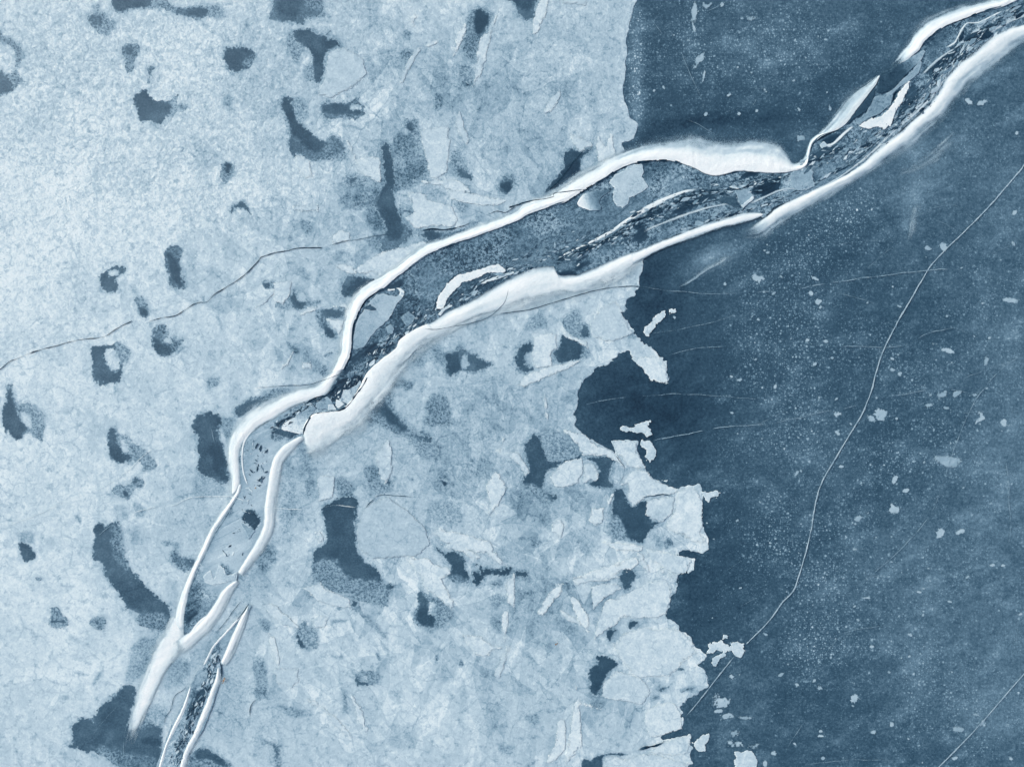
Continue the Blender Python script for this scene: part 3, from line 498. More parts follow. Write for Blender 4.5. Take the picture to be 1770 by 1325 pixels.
SOFT = [  # polygon, tone, softness: greyer thin frost, plus shade painted right of the fork
 ("B 930,900 1120,900 1130,990 1190,1200 1000,1290 940,1280 960,1120", .22, 4), ("B 830,340 1000,310 1060,440 1020,470 870,440", .10, 6), ("B 1080,480 1300,430 1320,620 1150,640", .08, 8), ("B 270,620 350,700 370,800 300,830 270,740", .2, 5),
 ("A 1500,650 1570,640 1560,720 1510,710", .2, 5), ("A 1280,930 1380,950 1500,1050 1430,1180 1330,1100", .12, 6), ("A 0,240 60,250 40,330 0,330", .1, 5),
 ("B 1210,620 1270,640 1255,740 1215,745", .24, 3), ("B 1000,210 1055,205 1055,275 1000,270", .2, 3), ("B 1310,450 1480,430 1470,600 1380,560", .16, 5), ("B 620,1190 860,1180 850,1300 680,1310", .12, 7),
 ("F 300,190 390,210 400,300 340,290", .22, 4), ("F 560,30 800,20 800,110 700,140 620,110", .22, 6), ("F 740,120 840,110 900,240 840,280 760,220", .25, 5), ("F 740,310 880,300 880,410 780,400", .2, 5), ("F 470,410 620,400 700,480 560,490", .1, 4),
 ("F 220,1010 310,1080 290,1110 230,1060", .3, 3), ("F 130,1040 200,1080 180,1180 120,1150", .1, 5), ("F 300,1060 420,1090 440,1180 330,1150", .13, 5), ("F 1000,1060 1240,980 1290,1120 1130,1180 1020,1150", .16, 6), ("F 890,1250 1080,1280 1060,1325 900,1325", .35, 5),
 ("G 100,880 220,800 260,900 120,960", .2, 5), ("G 700,900 820,920 870,1000 720,980", .2, 5), ("G 600,600 690,600 690,650 610,650", .2, 4), ("G 20,640 120,600 130,690 40,700", .14, 6),
 ("H 0,0 1,0 0,1", 0, 1),
 ("K 940,790 1110,770 1090,890 950,870", .14, 3), ("K 560,420 600,440 560,445", .3, 2), ("K 0,720 90,720 110,850 0,850", .1, 5), ("K 190,860 300,900 280,990 200,980", .1, 5), ("K 150,1050 220,1060 210,1110 150,1110", .22, 4),
 ("K 380,1010 560,1000 560,1180 400,1170", .09, 8), ("K 920,1020 1040,1000 1100,1100 1000,1130", .14, 4),
 ("J 740,560 830,560 840,680 880,700 830,745 750,690", .26, 4), ("J 1150,830 1390,780 1400,960 1200,960", .14, 7), ("J 340,650 410,650 420,770 350,780", .2, 5), ("J 300,380 400,560 390,640 300,600", .12, 7), ("J 1450,480 1580,520 1560,640 1430,620", .1, 8), ("J 0,1190 130,1050 150,1200 60,1300", .25, 5), ("J 160,500 260,520 270,900 180,1050 160,800", .14, 6),  # last polygon paints the soft shade right of the fork's right prong
 ("I 1480,240 1600,240 1530,420 1500,330", .3, 4), ("I 1300,610 1500,680 1540,760 1300,800", .17, 5), ("I 890,800 980,840 970,910 920,920", .3, 3), ("I 510,890 555,920 545,960 515,930", .35, 3), ("I 1060,1060 1200,1080 1210,1120 1100,1100", .25, 4), ("I 840,960 940,970 940,1090 900,1100", .14, 4),
 ("I 310,1040 380,1050 370,1110 320,1110", .15, 4), ("I 390,170 480,170 470,220 400,210", .15, 4), ("I 100,1010 230,1010 230,1090 120,1070", .26, 3), ("I 760,830 850,830 880,930 790,940", .18, 3),
 ("M 620,770 640,700 710,660 670,730 640,780", .3, 3), ("M 910,470 1060,440 1010,640 880,780 830,740 880,560", .22, 6), ("M 460,430 620,510 600,525 450,450", .16, 3), ("M 1000,900 1130,900 1110,1060 960,980", .22, 5), ("M 1150,600 1290,620 1260,760 1100,800", .12, 7), ("M 530,690 600,700 600,715 530,705", .25, 2), ("M 1120,60 1210,80 1190,260 1130,200", .12, 5), ("M 420,840 470,840 460,870 420,870", .25, 3),
 ("N 40,340 130,350 100,410 50,400", .3, 4), ("N 810,560 830,550 860,605 830,600", .4, 2), ("N 500,345 560,320 630,345 560,355 530,370 560,410 520,390", .28, 2.5), ("N 0,570 60,580 90,760 80,850 0,900", .24, 4), ("N 140,890 430,980 240,990", .2, 4), ("N 1580,150 1690,180 1660,260 1600,240", .22, 5), ("N 1590,340 1680,270 1660,440 1600,400", .16, 5), ("N 540,570 600,570 600,600 540,600", .26, 3), ("N 1220,570 1240,570 1240,610 1220,610", .4, 2), ("N 1380,610 1410,610 1405,640 1380,640", .35, 2), ("N 1240,620 1380,690 1370,760 1240,730", .12, 5), ("N 1560,860 1700,920 1640,1150 1560,1000", .09, 7), ("N 1640,1160 1754,1180 1754,1250 1650,1230", .17, 5), ("N 900,1080 1130,1000 1110,1170 900,1200", .07, 9), ("N 560,230 590,235 580,270 555,265", .3, 2),
 ("O 370,20 500,40 440,90 360,150", .13, 5), ("O 300,300 480,390 420,450 300,380", .14, 6), ("O 920,440 1010,430 1060,470 1010,490 950,480", .17, 3), ("O 100,980 200,960 200,1040 130,1030", .2, 4), ("O 860,720 940,740 930,850 860,800", .12, 4), ("O 40,120 160,130 160,210 60,200", .1, 5), ("O 960,100 1000,120 980,160 940,150", .1, 5)]
tone = blobs(X, Y, FR_T, np.full(X.shape, .03))
for P, t, s_ in SOFT:
    P = T(P); xs = [p[0] for p in P]; ys = [p[1] for p in P]; m = s_*3+6
    i0, i1 = np.searchsorted(YS, [min(ys)-m, max(ys)+m]); j0, j1 = np.searchsorted(XS, [min(xs)-m, max(xs)+m])
    if i1-i0 < 2 or j1-j0 < 2: continue
    x_, y_ = X[i0:i1, j0:j1], Y[i0:i1, j0:j1]
    d = sdpoly(chaikin(P), x_, y_)+s_*1.1*fbm(x_, y_, 9, 3, 21)
    tone[i0:i1, j0:j1] += t*sstep(-s_, s_, d)
for a in PATCHES:                       # thinner frost round every clear patch
    P = chaikin(T(a[1])); xs = [p[0] for p in P]; ys = [p[1] for p in P]; m = 22
    i0, i1 = np.searchsorted(YS, [min(ys)-m, max(ys)+m]); j0, j1 = np.searchsorted(XS, [min(xs)-m, max(xs)+m])
    if i1-i0 < 2 or j1-j0 < 2: continue
    x_, y_ = X[i0:i1, j0:j1], Y[i0:i1, j0:j1]
    d = sdpoly(P, x_, y_)
    for h in (a[4] if len(a) > 4 else ()): d = np.minimum(d, -sdpoly(chaikin(T(h)), x_, y_))
    d = d+7*fbm(x_, y_, 22, 3, 41)+3*fbm(x_, y_, 7, 2, 42)
    t_ = tone[i0:i1, j0:j1]; tone[i0:i1, j0:j1] = np.maximum(t_, np.minimum(.30, t_+.17*sstep(-7, 3, d)))
shard = np.clip(.35+blobs(X, Y, [(760, 250, 280, 260, 0, .9), (900, 900, 380, 420, 0, .8), (600, 1100, 300, 200, 0, .5), (1150, 1150, 200, 300, 0, .6), (480, 560, 160, 160, 0, .5), (120, 100, 200, 200, 0, -.2)], np.zeros(X.shape)), .15, 1.25)
tone += .05*sstep(380, 640, X)*(1-sstep(1000, 1250, X)*.6)+.05*fbm(X, Y, 120, 4, 66)
crum = np.clip(.45+blobs(X, Y, [(250, 120, 420, 260, 0, .8), (60, 400, 160, 200, 0, .3), (350, 330, 150, 90, 0, .4), (700, 150, 250, 200, 0, .1), (990, 130, 90, 200, 0, .2), (840, 790, 120, 130, 0, .35), (150, 1150, 250, 250, 0, -.2), (640, 1200, 200, 140, 0, -.2)], np.zeros(X.shape)), .15, 1.3)
# paler, more solid lip where the sheet ends against the clear ice
tone += np.where(f < 40, -.05*sstep(30, 0, f), 0)
tag(march(XS, YS, f, .02, {"tone": tone, "crumple": crum, "shard": shard}, "frosted_ice", M_FROST, skirt=0.0), kind="structure")

# ------------------------------------------------------------------ clear ice patches
npatch = 0
def patch(label, outer, base, cores=(), holes=(), rag=2.6, soft=2.6, z=None, name="clear_ice_patch", group=None):
    global npatch
    O = chaikin(T(outer)); xs_ = [p[0] for p in O]; ys_ = [p[1] for p in O]
    xs = np.arange(min(xs_)-8, max(xs_)+8, 1.2); ys = np.arange(min(ys_)-8, max(ys_)+8, 1.2)
    X, Y = np.meshgrid(xs, ys); sd = npatch*7
    f = sdpoly(O, X, Y)
    for h in holes: f = np.minimum(f, -sdpoly(chaikin(T(h)), X, Y))
    r1 = fbm(X, Y, 14, 3, 31+sd); r2 = fbm(X, Y, 4.2, 3, 32+sd)
    lim = np.clip(np.minimum(xs_ and f*0+1, 1), 0, 1)
    r3 = fbm(X, Y, 2.6, 2, 33+sd); lump = fbm(X, Y, 30, 2, 34+sd)
    f = f+rag*.9*r1+rag*(1.5+2.2*lump.clip(-.4, 1))*r2+rag*.75*r3-.3
    t = np.full(f.shape, float(base)*(.93 if np.mean(xs_) < 600 and base > .85 else 1))
    wlt = .93+.07*sstep(420, 900, np.mean(xs_))
    for ct, cp, cs_ in cores:
        ct = ct*wlt
        d = sdpoly(chaikin(T(cp)), X, Y)+cs_*.9*r1+cs_*1.0*r2
        k = sstep(-cs_, cs_, d); t = t*(1-k)+ct*k
    k = sstep(-.2, soft*(.8+2.4*lump.clip(0, 1)), f+1.2*r3); t = t*k+np.minimum(t, .40)*(1-k)
    t = t+(.13*fbm(X, Y, 26, 3, 35+sd)-.05*sstep(3, 0, f)*r2)*(t > .45)
    f[0, :] = f[-1, :] = -1; f[:, 0] = f[:, -1] = -1
    npatch += 1
    o = march(xs, ys, f, (.0215+.0002*npatch) if z is None else z, {"tone": t}, name, M_CLEAR)
    tag(o, label, "ice patch", group)
    return o
for a in PATCHES: patch(*a)

# ------------------------------------------------------------------ pale plates and shards lying in the frosted sheet
nplate = 0
def plate(label, outer, t=-.06, z=.056, soft=0, th=None, rag=.7, name="ice_shard", cat="ice shard", smooth=0, group=None, tonefn=None, mat=None):
    global nplate
    O = T(outer)
    if smooth: O = chaikin(O, smooth)
    xs_ = [p[0] for p in O]; ys_ = [p[1] for p in O]
    xs = np.arange(min(xs_)-4, max(xs_)+4, 1.1); ys = np.arange(min(ys_)-4, max(ys_)+4, 1.1)
    X, Y = np.meshgrid(xs, ys); nplate += 1
    d = sdpoly(O, X, Y); f = d+rag*fbm(X, Y, 7, 3, nplate*3+200)*1.6+rag*.9*fbm(X, Y, 2.8, 2, nplate*3+201)
    f[0, :] = f[-1, :] = -1; f[:, 0] = f[:, -1] = -1
    t = np.full(f.shape, t) if tonefn is None else tonefn(X, Y)
    o = march(xs, ys, f, z+.0003*(nplate % 60), {"tone": t, "edge": np.clip(f*S, 0, 2), "soft": np.full(f.shape, float(soft))}, name, mat or M_PLATE, skirt=(.021 if z < .1 else z-.06))
    return tag(o, label, cat, group)
SHARDS = [
 ("slim pale blade leaning right beside the small dark wedge, upper field", "B 1110,298 1122,340 1060,440 1000,560 972,562 985,510 1040,400"),
 ("short feathered sliver right of the slim leaning blade", "B 1140,312 1230,268 1245,290 1170,322"),
 ("long pale blade down the right side of the upright dark smear", "B 1590,190 1655,50 1605,200 1570,370 1530,500 1458,615 1480,470 1500,330 1520,250"),
 ("pale blade down the left side of the upright dark smear", "B 1430,200 1380,320 1330,400 1365,240 1420,150"),
 ("wide pale tongue right of the dark column, ending at the pale plates", "B 1110,880 1200,860 1310,840 1320,960 1295,1160 1220,1222 1180,1200 1150,1060"),
 ("narrow curved shard right of the wide pale tongue", "B 1380,730 1445,940 1425,985 1350,850"),
 ("broad pale slab north of the bank, right of the wide tongue's foot", "B 1105,1222 1250,1190 1450,1240 1455,1310 1300,1290 1180,1260"),
 ("small upright flake above the slim leaning blade", "B 1050,55 1105,130 1080,205 1035,170"),
 ("smooth triangular plate left of the dark column", "B 612,930 700,1050 840,1060 862,1160 850,1235 720,1190 640,1080"),
 ("pointed pale flake under the long curved dark patch", "B 275,1035 370,1090 390,1190 340,1205 280,1110"),
 ("broad smooth plate right of the hooked dark patch", "B 500,350 600,320 720,380 760,500 680,580 520,660 430,640 480,500", .03),
 ("pale blade with a sharp lower tip on the top edge", "C 200,10 260,-40 275,-30 255,80 200,210 158,245 160,150"),
 ("flat pale plate on the top edge right of the pointed blade", "C 330,-50 530,-50 522,42 360,42", -.05),
 ("long pale flake leaning right in the sheet near its straight edge", "C 340,565 352,640 290,750 220,782 270,670", -.05),
 ("pale flake beside the dark wedge above the snow bank", "C 400,900 550,945 568,985 470,1035 430,960", -.04),
 ("twin-horned pale fragment between dark wedge and straight sheet edge", "C 585,895 650,985 690,875 722,1060 600,1105 590,1020"),
 ("large kite-shaped plate right of the dark column's foot", "F 1028,12 1100,8 1240,60 1332,110 1372,200 1335,242 1200,240 1085,255 1010,180 1075,140 1060,90"),
 ("long pale plate between the kite-shaped plate and the snow bank", "F 1215,-40 1500,20 1705,62 1640,112 1490,92 1330,60", -.05),
 ("long pale wing above the snow bank, left of the dark strip", "F 655,535 800,448 868,408 1130,338 1215,355 1080,440 980,500 890,575 700,555", -.03),
 ("thin pale wedge above the dark triangle", "F 500,488 640,500 700,562 640,562"),
 ("rounded pale plate left of the milky-centred patch", "F 130,622 230,598 252,620 240,705 190,765 128,740", -.08),
 ("thin straight shard pointing down left from the rounded plate", "F 0,785 130,660 170,638 60,772"),
 ("pointed pale chip inside the dark bracket-shaped patch", "F 480,858 600,868 590,930 570,972 535,925"),
 ("curved pale strap between milky-centred patch and snow bank", "F 300,840 360,785 450,760 630,752 625,792 450,792", -.06),
 ("pale rectangular pan in the upper sheet left of the column", "F 260,92 430,88 432,140 262,142", -.04),
 ("oval pale pan just above the thin crack", "F 520,300 580,258 640,280 645,330 560,355 520,342", -.05),
 ("square pale chip above the lower bank", "F 320,1152 380,1148 384,1200 322,1204", -.1),
 ("slim shard left above the square chip", "F 160,1215 262,1080 232,1170"),
 ("smooth round-topped plate near the eastern edge below the narrow snow rib", "G 545,900 600,800 720,735 765,820 805,880 835,960 700,1015 560,1000", -.01),
 ("bright pointed tongue reaching over the dark ice", "G 795,1085 860,1120 1000,1115 1058,1175 1075,1308 950,1272 870,1175", -.1),
 ("long curved strap west of the dark round bay", "G 60,1310 120,1235 300,1172 485,1140 400,1195 230,1265 110,1322", -.08),
 ("thin bright strap between grey pan and tooth-edged triangle", "G 335,925 400,960 520,1010 550,1080 500,1042 380,985", -.1),
 ("pale plate between the upright C and the tooth-edged triangle", "G 155,960 320,955 330,1050 278,1100 292,1185 170,1192 150,1080", -.03),
 ("long bright ramp from the grey stippled pan to the star-shaped plate", "K 345,312 500,350 600,410 720,478 770,552 875,592 800,590 650,495 580,498 495,492 460,420", -.1),
 ("large star-shaped plate with long pale arms at the eastern edge", "K 735,695 800,595 930,585 960,650 1100,705 1145,735 1075,762 930,772 833,843 800,790 788,700", -.09),
 ("tabbed upper arm above the star-shaped plate", "K 688,396 770,390 855,400 858,470 905,540 930,590 800,590 770,520 715,470", -.07),
 ("squarish pale plate jutting into the dark angular gap", "K 510,548 572,548 602,600 596,662 520,682 480,700 500,620", -.1),
 ("rough round plate below the large grey stippled pan", "K 270,640 360,540 490,505 503,600 480,690 430,718 300,700", -.04),
 ("smooth grey plate right of the dark hollow", "K 928,790 1120,768 1100,880 1030,945 1000,940 912,898", .02),
 ("frayed pale lobe at the sheet's easternmost point", "K 1142,722 1270,700 1303,800 1303,1000 1342,1080 1335,1110 1250,1092 1050,975 1110,880", -.06),
 ("bright strap under the dark hollow", "K 632,1075 830,1088 905,1098 902,1140 720,1132", -.1),
 ("broad bright fan blade reaching the eastern edge below the frayed lobe", "K 918,1118 1040,1140 1245,1190 1190,1290 1130,1300 1050,1260 950,1200", -.1),
 ("long bright fan blade pointing left below the dark hollow", "K 425,1320 620,1250 850,1172 872,1220 820,1272 730,1290 650,1325", -.1),
 ("crossing splinter on top of the bright fan blades", "K 858,1145 902,1155 962,1290 920,1282", -.1),
 ("feathered pale bird-wing left of the jagged rift", "K -40,455 60,468 143,602 112,632 65,560", -.07),
 ("white dagger standing above the jagged rift", "K 238,70 262,150 262,252 232,242", -.14),
 ("rounded pale plate in the middle of the eastern sheet", "K 278,962 350,918 372,980 350,1052 300,1012", -.07),
 ("large faint pan left of the dark hollow", "K 555,850 640,845 645,930 600,990 535,930", -.05),
 ("forked pale splinters left of the dark hollow", "K 722,722 690,800 672,828 640,748 668,790", -.08),
 ("tall pale shard in the stippled field, point upwards", "J 1560,700 1620,595 1650,620 1705,710 1640,830 1570,912 1580,800", -.05),
 ("long pale canoe-shaped plate above the broken dark chain", "J 1188,1010 1250,983 1430,1028 1590,1070 1650,1180 1705,1240 1640,1215 1550,1160 1380,1112 1270,1082", -.07),
 ("narrow pale strap under the canoe-shaped plate", "J 1238,1090 1350,1078 1525,1170 1500,1197 1380,1142 1270,1112", -.09),
 ("great smooth round plate right of the great dark patch", "J 780,800 900,775 1040,875 1150,980 1195,1085 1100,1172 900,1182 780,1200 705,1120 680,960 740,850", .05),
 ("tall pale shard between smoky wedge and small dark notch", "J 810,470 905,385 938,480 930,620 880,692 840,630", -.05),
 ("pale upright plate above left of the great dark patch", "J 420,620 542,640 532,780 430,802", -.01),
 ("small pale tooth biting into the great dark patch", "J 400,1010 450,978 492,1050 440,1088", -.07),
 ("long pale arm curving from the chain down to the keyhole patch", "J 1010,1180 1180,1185 1250,1240 1320,1250 1325,1290 1290,1310 N 1260,60 1345,220 1335,300 1260,195 1150,122 1085,0", -.08),
 ("small pale fragment below the keyhole patch's right side", "J 1618,500 1680,352 1688,380 1660,470", -.1),
 ("pale sword-shaped plate pointing right below the lower crack edge", "N 10,180 150,240 250,330 342,402 230,392 100,320", -.08),
 ("pale winged plate under the great dark patch", "N 330,122 450,78 480,130 560,152 640,192 650,250 560,262 430,210", -.08),
 ("slim upright pale flake left of the square grey patch", "N 95,420 140,455 172,600 160,645 110,560", -.07),
 ("pale spindle standing upright in the right of the lower field", "N 1668,300 1702,248 1712,420 1682,492 1658,430", -.09),
 ("pale bone-shaped sliver below the upright spindle", "N 1690,510 1722,520 1650,742 1595,722 1640,640", -.08),
 ("smooth spearhead plate left of the upright spindle", "N 1400,432 1530,440 1668,520 1560,582 1492,572 1430,500", -.07),
 ("tall pale blade above the upright spindle", "N 1690,100 1754,0 1754,280 1702,210", -.08),
 ("round pale lobe above the square grey patch", "N 378,330 440,300 505,322 480,382 418,392", -.07),
 ("long faint feather running down right in the lower field", "N 335,858 480,900 560,1000 702,1155 600,1100 420,932", -.06),
 ("long faint feather below the slim grey sliver", "N 640,820 720,920 782,1090 760,1155 680,980", -.06),
 ("large smooth pan at the left of the lower field", "N 130,660 300,650 320,730 260,790 150,760", -.03),
 ("pale feather-shaped shard in the eastern sheet, pointing up right", "O 188,302 230,188 330,90 395,35 360,140 280,232 228,312", -.07),
 ("pale spear with a long upper tip right of the feather-shaped shard", "O 402,105 450,172 530,270 542,445 490,392 428,250", -.1),
 ("slim splinter crossing towards the pale spear's foot", "O 318,250 470,330 492,382 390,332", -.08),
 ("pale plate with a spiked lower left corner under the fan", "O 550,108 620,88 735,95 770,120 640,185 558,282", -.08),
 ("bright strap forming the left end of the fan", "O 425,65 560,15 700,-10 745,50 560,88 448,112", -.1),
 ("huge smooth plate filling the upper eastern promontory", "O 650,205 760,168 950,70 1080,60 1108,150 1060,290 960,342 760,332 700,382 650,402 570,475 590,350", -.07),
 ("round smooth plate with a scalloped rim on the promontory", "O 680,500 780,420 900,365 1150,402 1235,470 1300,560 1180,622 1080,712 850,722 740,602", -.05),
 ("rough plate south of the scalloped plate", "O 625,762 720,678 880,720 960,802 900,902 720,872 618,852", -.02),
 ("clean pale lobe at the eastern edge above the dark inlet", "O 900,1012 940,920 1100,882 1160,962 1163,1070 1060,1100 950,1130", -.06),
 ("pointed pale plate below the dark inlet", "O 935,1222 1040,1150 1225,1108 1222,1250 1100,1250", -.06),
 ("milky arched plate rising from the bottom edge", "O 330,990 380,1005 382,1200 290,1300 235,1295 310,1170", -.12),
 ("tall milky plate right of the arched one", "O 440,862 475,900 492,1180 370,1320 398,1150 428,950", -.11),
 ("thin pale thorn above the tall milky plate", "O 446,745 462,820 485,880 635,940 600,935 452,900", -.09),
 ("pale plate on the bottom edge right of the boot-shaped patch", "O 645,1248 800,1252 940,1232 1210,1290 1185,1400 645,1400", -.05),
 ("slim upright splinter at the fan's right end", "O 975,15 1140,70 1130,32 1010,-20", -.1),
]
for a in SHARDS: plate(*a, soft=1, rag=1.0)
ISL = [
 ("pale island with a jagged back alone on the dark bay", "K 742,318 760,300 830,305 862,280 900,262 952,262 935,292 962,350 930,367 880,342 800,332"),
 ("hook-shaped pale island touching the tabbed plate", "K 878,402 900,390 920,400 962,402 992,460 990,515 950,542 908,512 935,450 890,432"),
 ("crumbled pale island off the easternmost lobe", "K 1298,738 1340,742 1390,718 1422,745 1345,802 1312,782"),
 ("long pale island with a round lower end off the upper edge", "G 902,930 960,880 1000,828 1050,808 1058,842 1010,882 962,940 942,977 912,962"),
 ("tiny round island above right of the long pale one", "G 1084,800 1118,794 1126,820 1090,828"),
 ("T-shaped pale island at the end of the white hairline", "O 1340,490 1400,480 1450,440 1450,490 1500,512 1500,490 1530,485 1575,500 1588,540 1562,588 1532,575 1500,542 1460,550 1400,545 1330,560"),
 ("small pale island with a stub hanging under the T-shaped one", "O 1368,592 1450,560 1465,572 1415,602 1390,650 1368,645"),
 ("round pale island with a handle near the bottom edge", "O 1238,1160 1300,1108 1352,1088 1345,1125 1328,1160 1325,1212 1280,1222 1245,1200"),
 ("tiny pale crumb above the star-shaped plate's right arm", "K 1035,662 1070,656 1066,678 1042,674"),
 ("little pale crumb above the T-shaped island", "O 1448,430 1472,438 1470,456 1452,452"),
]
for l, p in ISL: plate(l, p, -.02, rag=2.4, name="ice_island", cat="ice island")
# ------------------------------------------------------------------ the refrozen lead between the snow banks
def P2(s): return [tuple(map(float, q.split(','))) for q in s.split()]
R1I = P2("594,638 607,607 611,566 617,548 630,522 650,506 663,499 691,476 735,443 773,426 820,410 890,384 913,370 949,358 983,347 1008,330 1039,313 1072,292 1106,281 1149,278 1175,282 1201,292 1226,303 1247,303 1278,296 1305,298 1333,300 1352,299 1371,297 1392,287 1399,267")
R2I = P2("594,640 580,660 563,682 540,692 512,703 490,715 465,730 445,742 430,755 419,770 415,790 416,815 416,835 408,850")
R3I = P2("415,852 387,896 372,919 354,958 338,993 328,1021 321,1052 319,1075 320,1095")
UP = P2("1405,250 1425,240 1450,226 1463,215 1478,195 1495,172 1513,150 1519,132 1545,118 1570,100 1587,90 1597,74 1628,49 1666,33 1692,23 1730,13 1756,2 1800,-20 1900,-70")
R12I = P2("1320,376 1335,358 1384,338 1397,331 1448,308 1484,287 1515,259 1546,233 1577,205 1610,177 1628,154 1636,131 1656,108 1687,85 1715,62 1741,49 1770,42 1810,22 1900,-30")
R10I = P2("525,750 528,734 543,715 584,709 604,696 620,672 635,645 658,622 684,602 691,588 717,569 743,558 771,540 812,520 850,497 880,481 911,466 940,460 957,459 965,474 995,474 1024,463 1060,448 1098,433 1137,417 1188,397 1239,379 1278,368 1300,370")
R5I = P2("522,751 503,762 487,772 471,793 463,834 457,881 455,906 440,940 425,965 410,988 408,1003 385,1020 370,1042 355,1065 333,1088 322,1098")
BANKS = []
CH = R3I[::-1]+R2I[::-1][1:]+R1I[1:]+UP+R12I[::-1]+R10I[::-1]+R5I
CHT = [(470, 770, 60, 70, 0, -.42), (400, 920, 60, 90, 0, -.5), (400, 990, 60, 60, 0, -.45), (345, 1040, 25, 60, 0, -.1), (450, 850, 40, 70, 0, -.42), (530, 720, 60, 30, 30, -.3), (560, 700, 40, 20, 0, -.1),
 (900, 430, 120, 40, 25, .02), (1170, 310, 60, 30, 20, -.2), (1110, 345, 70, 25, 30, -.1), (1000, 400, 60, 30, 20, -.05), (1430, 285, 60, 26, 40, -.18), (1370, 320, 30, 18, 10, -.3), (1540, 170, 60, 40, 40, -.1), (1570, 210, 90, 20, 45, -.18), (1740, 40, 60, 30, 40, -.25), (1440, 330, 60, 14, 30, -.2),
 (760, 480, 50, 30, 30, .02), (780, 500, 40, 20, 40, -.15), (700, 560, 30, 40, 45, .05), (640, 620, 30, 25, 45, .1), (1240, 320, 60, 20, 20, .02)]
CHS = [("G 1050,170 1110,110 1200,35 1330,20 1450,5 1470,30 1400,62 1280,92 1180,150 1060,190", .42, 5), ("C 1630,1270 1754,1230 D 120,1185 115,1255 50,1325 H 30,10 0,25 G 1660,30 1630,0", .6, 3), ("G 840,330 860,220 920,230 935,330 880,350", .45, 5), ("G 440,500 520,440 550,480 500,545 420,540", .45, 5), ("G 330,460 500,400 690,330 880,200 900,215 700,330 440,440 330,480", .42, 3), ("G 320,550 440,535 470,570 350,590", .5, 2),
 ("C 880,1100 1040,1105 1078,1150 1050,1210 980,1235 915,1210 885,1150", .22, 5), ("D 1330,290 1380,240 1430,225 1470,265 1400,285 1330,335 1280,350", .6, 3), ("D 1440,210 1530,140 1640,90 1740,20 1754,60 1640,130 1560,190 1480,250", .5, 5), ("D 1050,430 1150,440 1250,330 1300,310 1230,420 1150,500 1060,500", .45, 6), ("D 780,520 870,440 1040,380 1060,400 930,540 860,610 770,635 750,590", .42, 4), ("D 560,840 660,700 750,600 740,660 690,750 600,810", .55, 3), ("D 870,860 900,760 970,620 1010,560 1060,640 990,720 930,800", .42, 5), ("D 1060,330 1110,270 1250,190 1400,130 1580,60 1480,130 1330,160 1200,280 1080,350", .15, 4), ("D 300,1090 320,1030 430,1000 560,980 500,1040 350,1080", .4, 5), ("D 380,950 440,920 540,880 560,900 470,980 420,970", .5, 3), ("D 310,1150 350,1180 360,1250 310,1230", .35, 4), ("D 740,780 860,700 900,620 920,600 870,700 790,770 720,800", .5, 2),
 ("C 1540,1200 1620,1140 1690,1140 1660,1180 1590,1200 1540,1230", .5, 3), ("C 1220,1150 1350,1190 1330,1270 1230,1230", .18, 8),
 ("F 640,1130 760,1060 900,990 960,1010 900,1080 800,1100 700,1140 610,1240 560,1325 540,1325 610,1220", .40, 5), ("F 880,860 1000,740 1010,650 1100,700 1200,760 1100,900 960,980 780,1050 740,1050 830,930", .2, 7), ("F 1290,770 1350,640 1500,560 1700,520 1754,540 1680,620 1500,720 1330,790 1250,830", .25, 7), ("F 880,650 1000,600 1010,640 900,665", .35, 3), ("F 1240,440 1480,330 1754,260 1754,480 1500,500 1300,520", .05, 8),
 ("J 150,270 250,230 400,110 500,60 540,80 420,170 300,240 190,300 120,310", .65, 3), ("J 500,60 620,-40 740,-40 700,60 640,40 560,50 560,100 545,190 520,120", .6, 3), ("J 120,310 290,345 240,380 120,400", .5, 3), ("I 1645,860 1700,848 1754,920 J 20,870 40,950 -10,990 I 1720,990 1630,930", .95, 2), ("I 1540,840 1570,830 1580,880 1540,920", .35, 4), ("I 1480,1210 1550,1240 1560,1325 1500,1320", .6, 4), ("M 1280,140 1340,80 1370,180 1330,290 1260,370 1245,300", .3, 5), ("M 1260,330 1350,280 1300,350 1255,375", .3, 3), ("I 1640,950 1700,1000 1710,990 1680,1060", .15, 3), ("M 1470,0 1520,0 1540,50 1480,40", .5, 4)]
def lead(name, poly, base, T1, S1, z, rag=1.2):
    xs_ = [p[0] for p in poly]; ys_ = [p[1] for p in poly]
    xs = np.arange(min(xs_)-5, max(xs_)+5, 1.9); ys = np.arange(min(ys_)-5, max(ys_)+5, 1.9)
    X, Y = np.meshgrid(xs, ys)
    f = sdpoly(poly, X, Y)+1.5+rag*fbm(X, Y, 7, 3, 77)
    t = blobs(X, Y, T1, np.full(X.shape, base))
    c, s = math.cos(math.radians(32)), math.sin(math.radians(32))
    U = X*c-Y*s; W = X*s+Y*c
    st = fbm(U*.28, W, 7, 4, 91)
    for P, dt, sf in S1:
        d = sdpoly(chaikin(T(P)), X, Y)+sf*1.7*st+sf*.6*fbm(X, Y, 5, 2, 92)
        t += dt*sstep(-sf, sf, d)
    return march(xs, ys, f, z, {"tone": np.clip(t, .05, 1.45)}, name, M_CHAN)
tag(lead("lead_ice", CH, .77, CHT, CHS, .115), kind="structure")
LOW = T("M 1680,235 1640,290 1560,380 1440,520 1370,650 1330,690 1295,770 1235,905 1160,1045 1110,1180 1060,1325 1040,1420 1200,1420 1230,1325 1290,1190 1370,1060 1430,900 1470,760 1485,640 1540,500 1620,350 1690,240")
LOWS = [("M 1380,640 1440,500 1500,440 1480,560 1440,660 1400,700", .3, 4), ("M 1300,860 1400,760 1420,800 1380,900 1320,980 1260,980", .75, 4), ("M 1200,1160 1260,1080 1260,1180 1210,1220", .4, 5), ("M 1520,440 1620,300 1660,270 1560,420", .3, 3), ("M 1290,800 1330,760 1340,830 1290,870", .5, 4)]
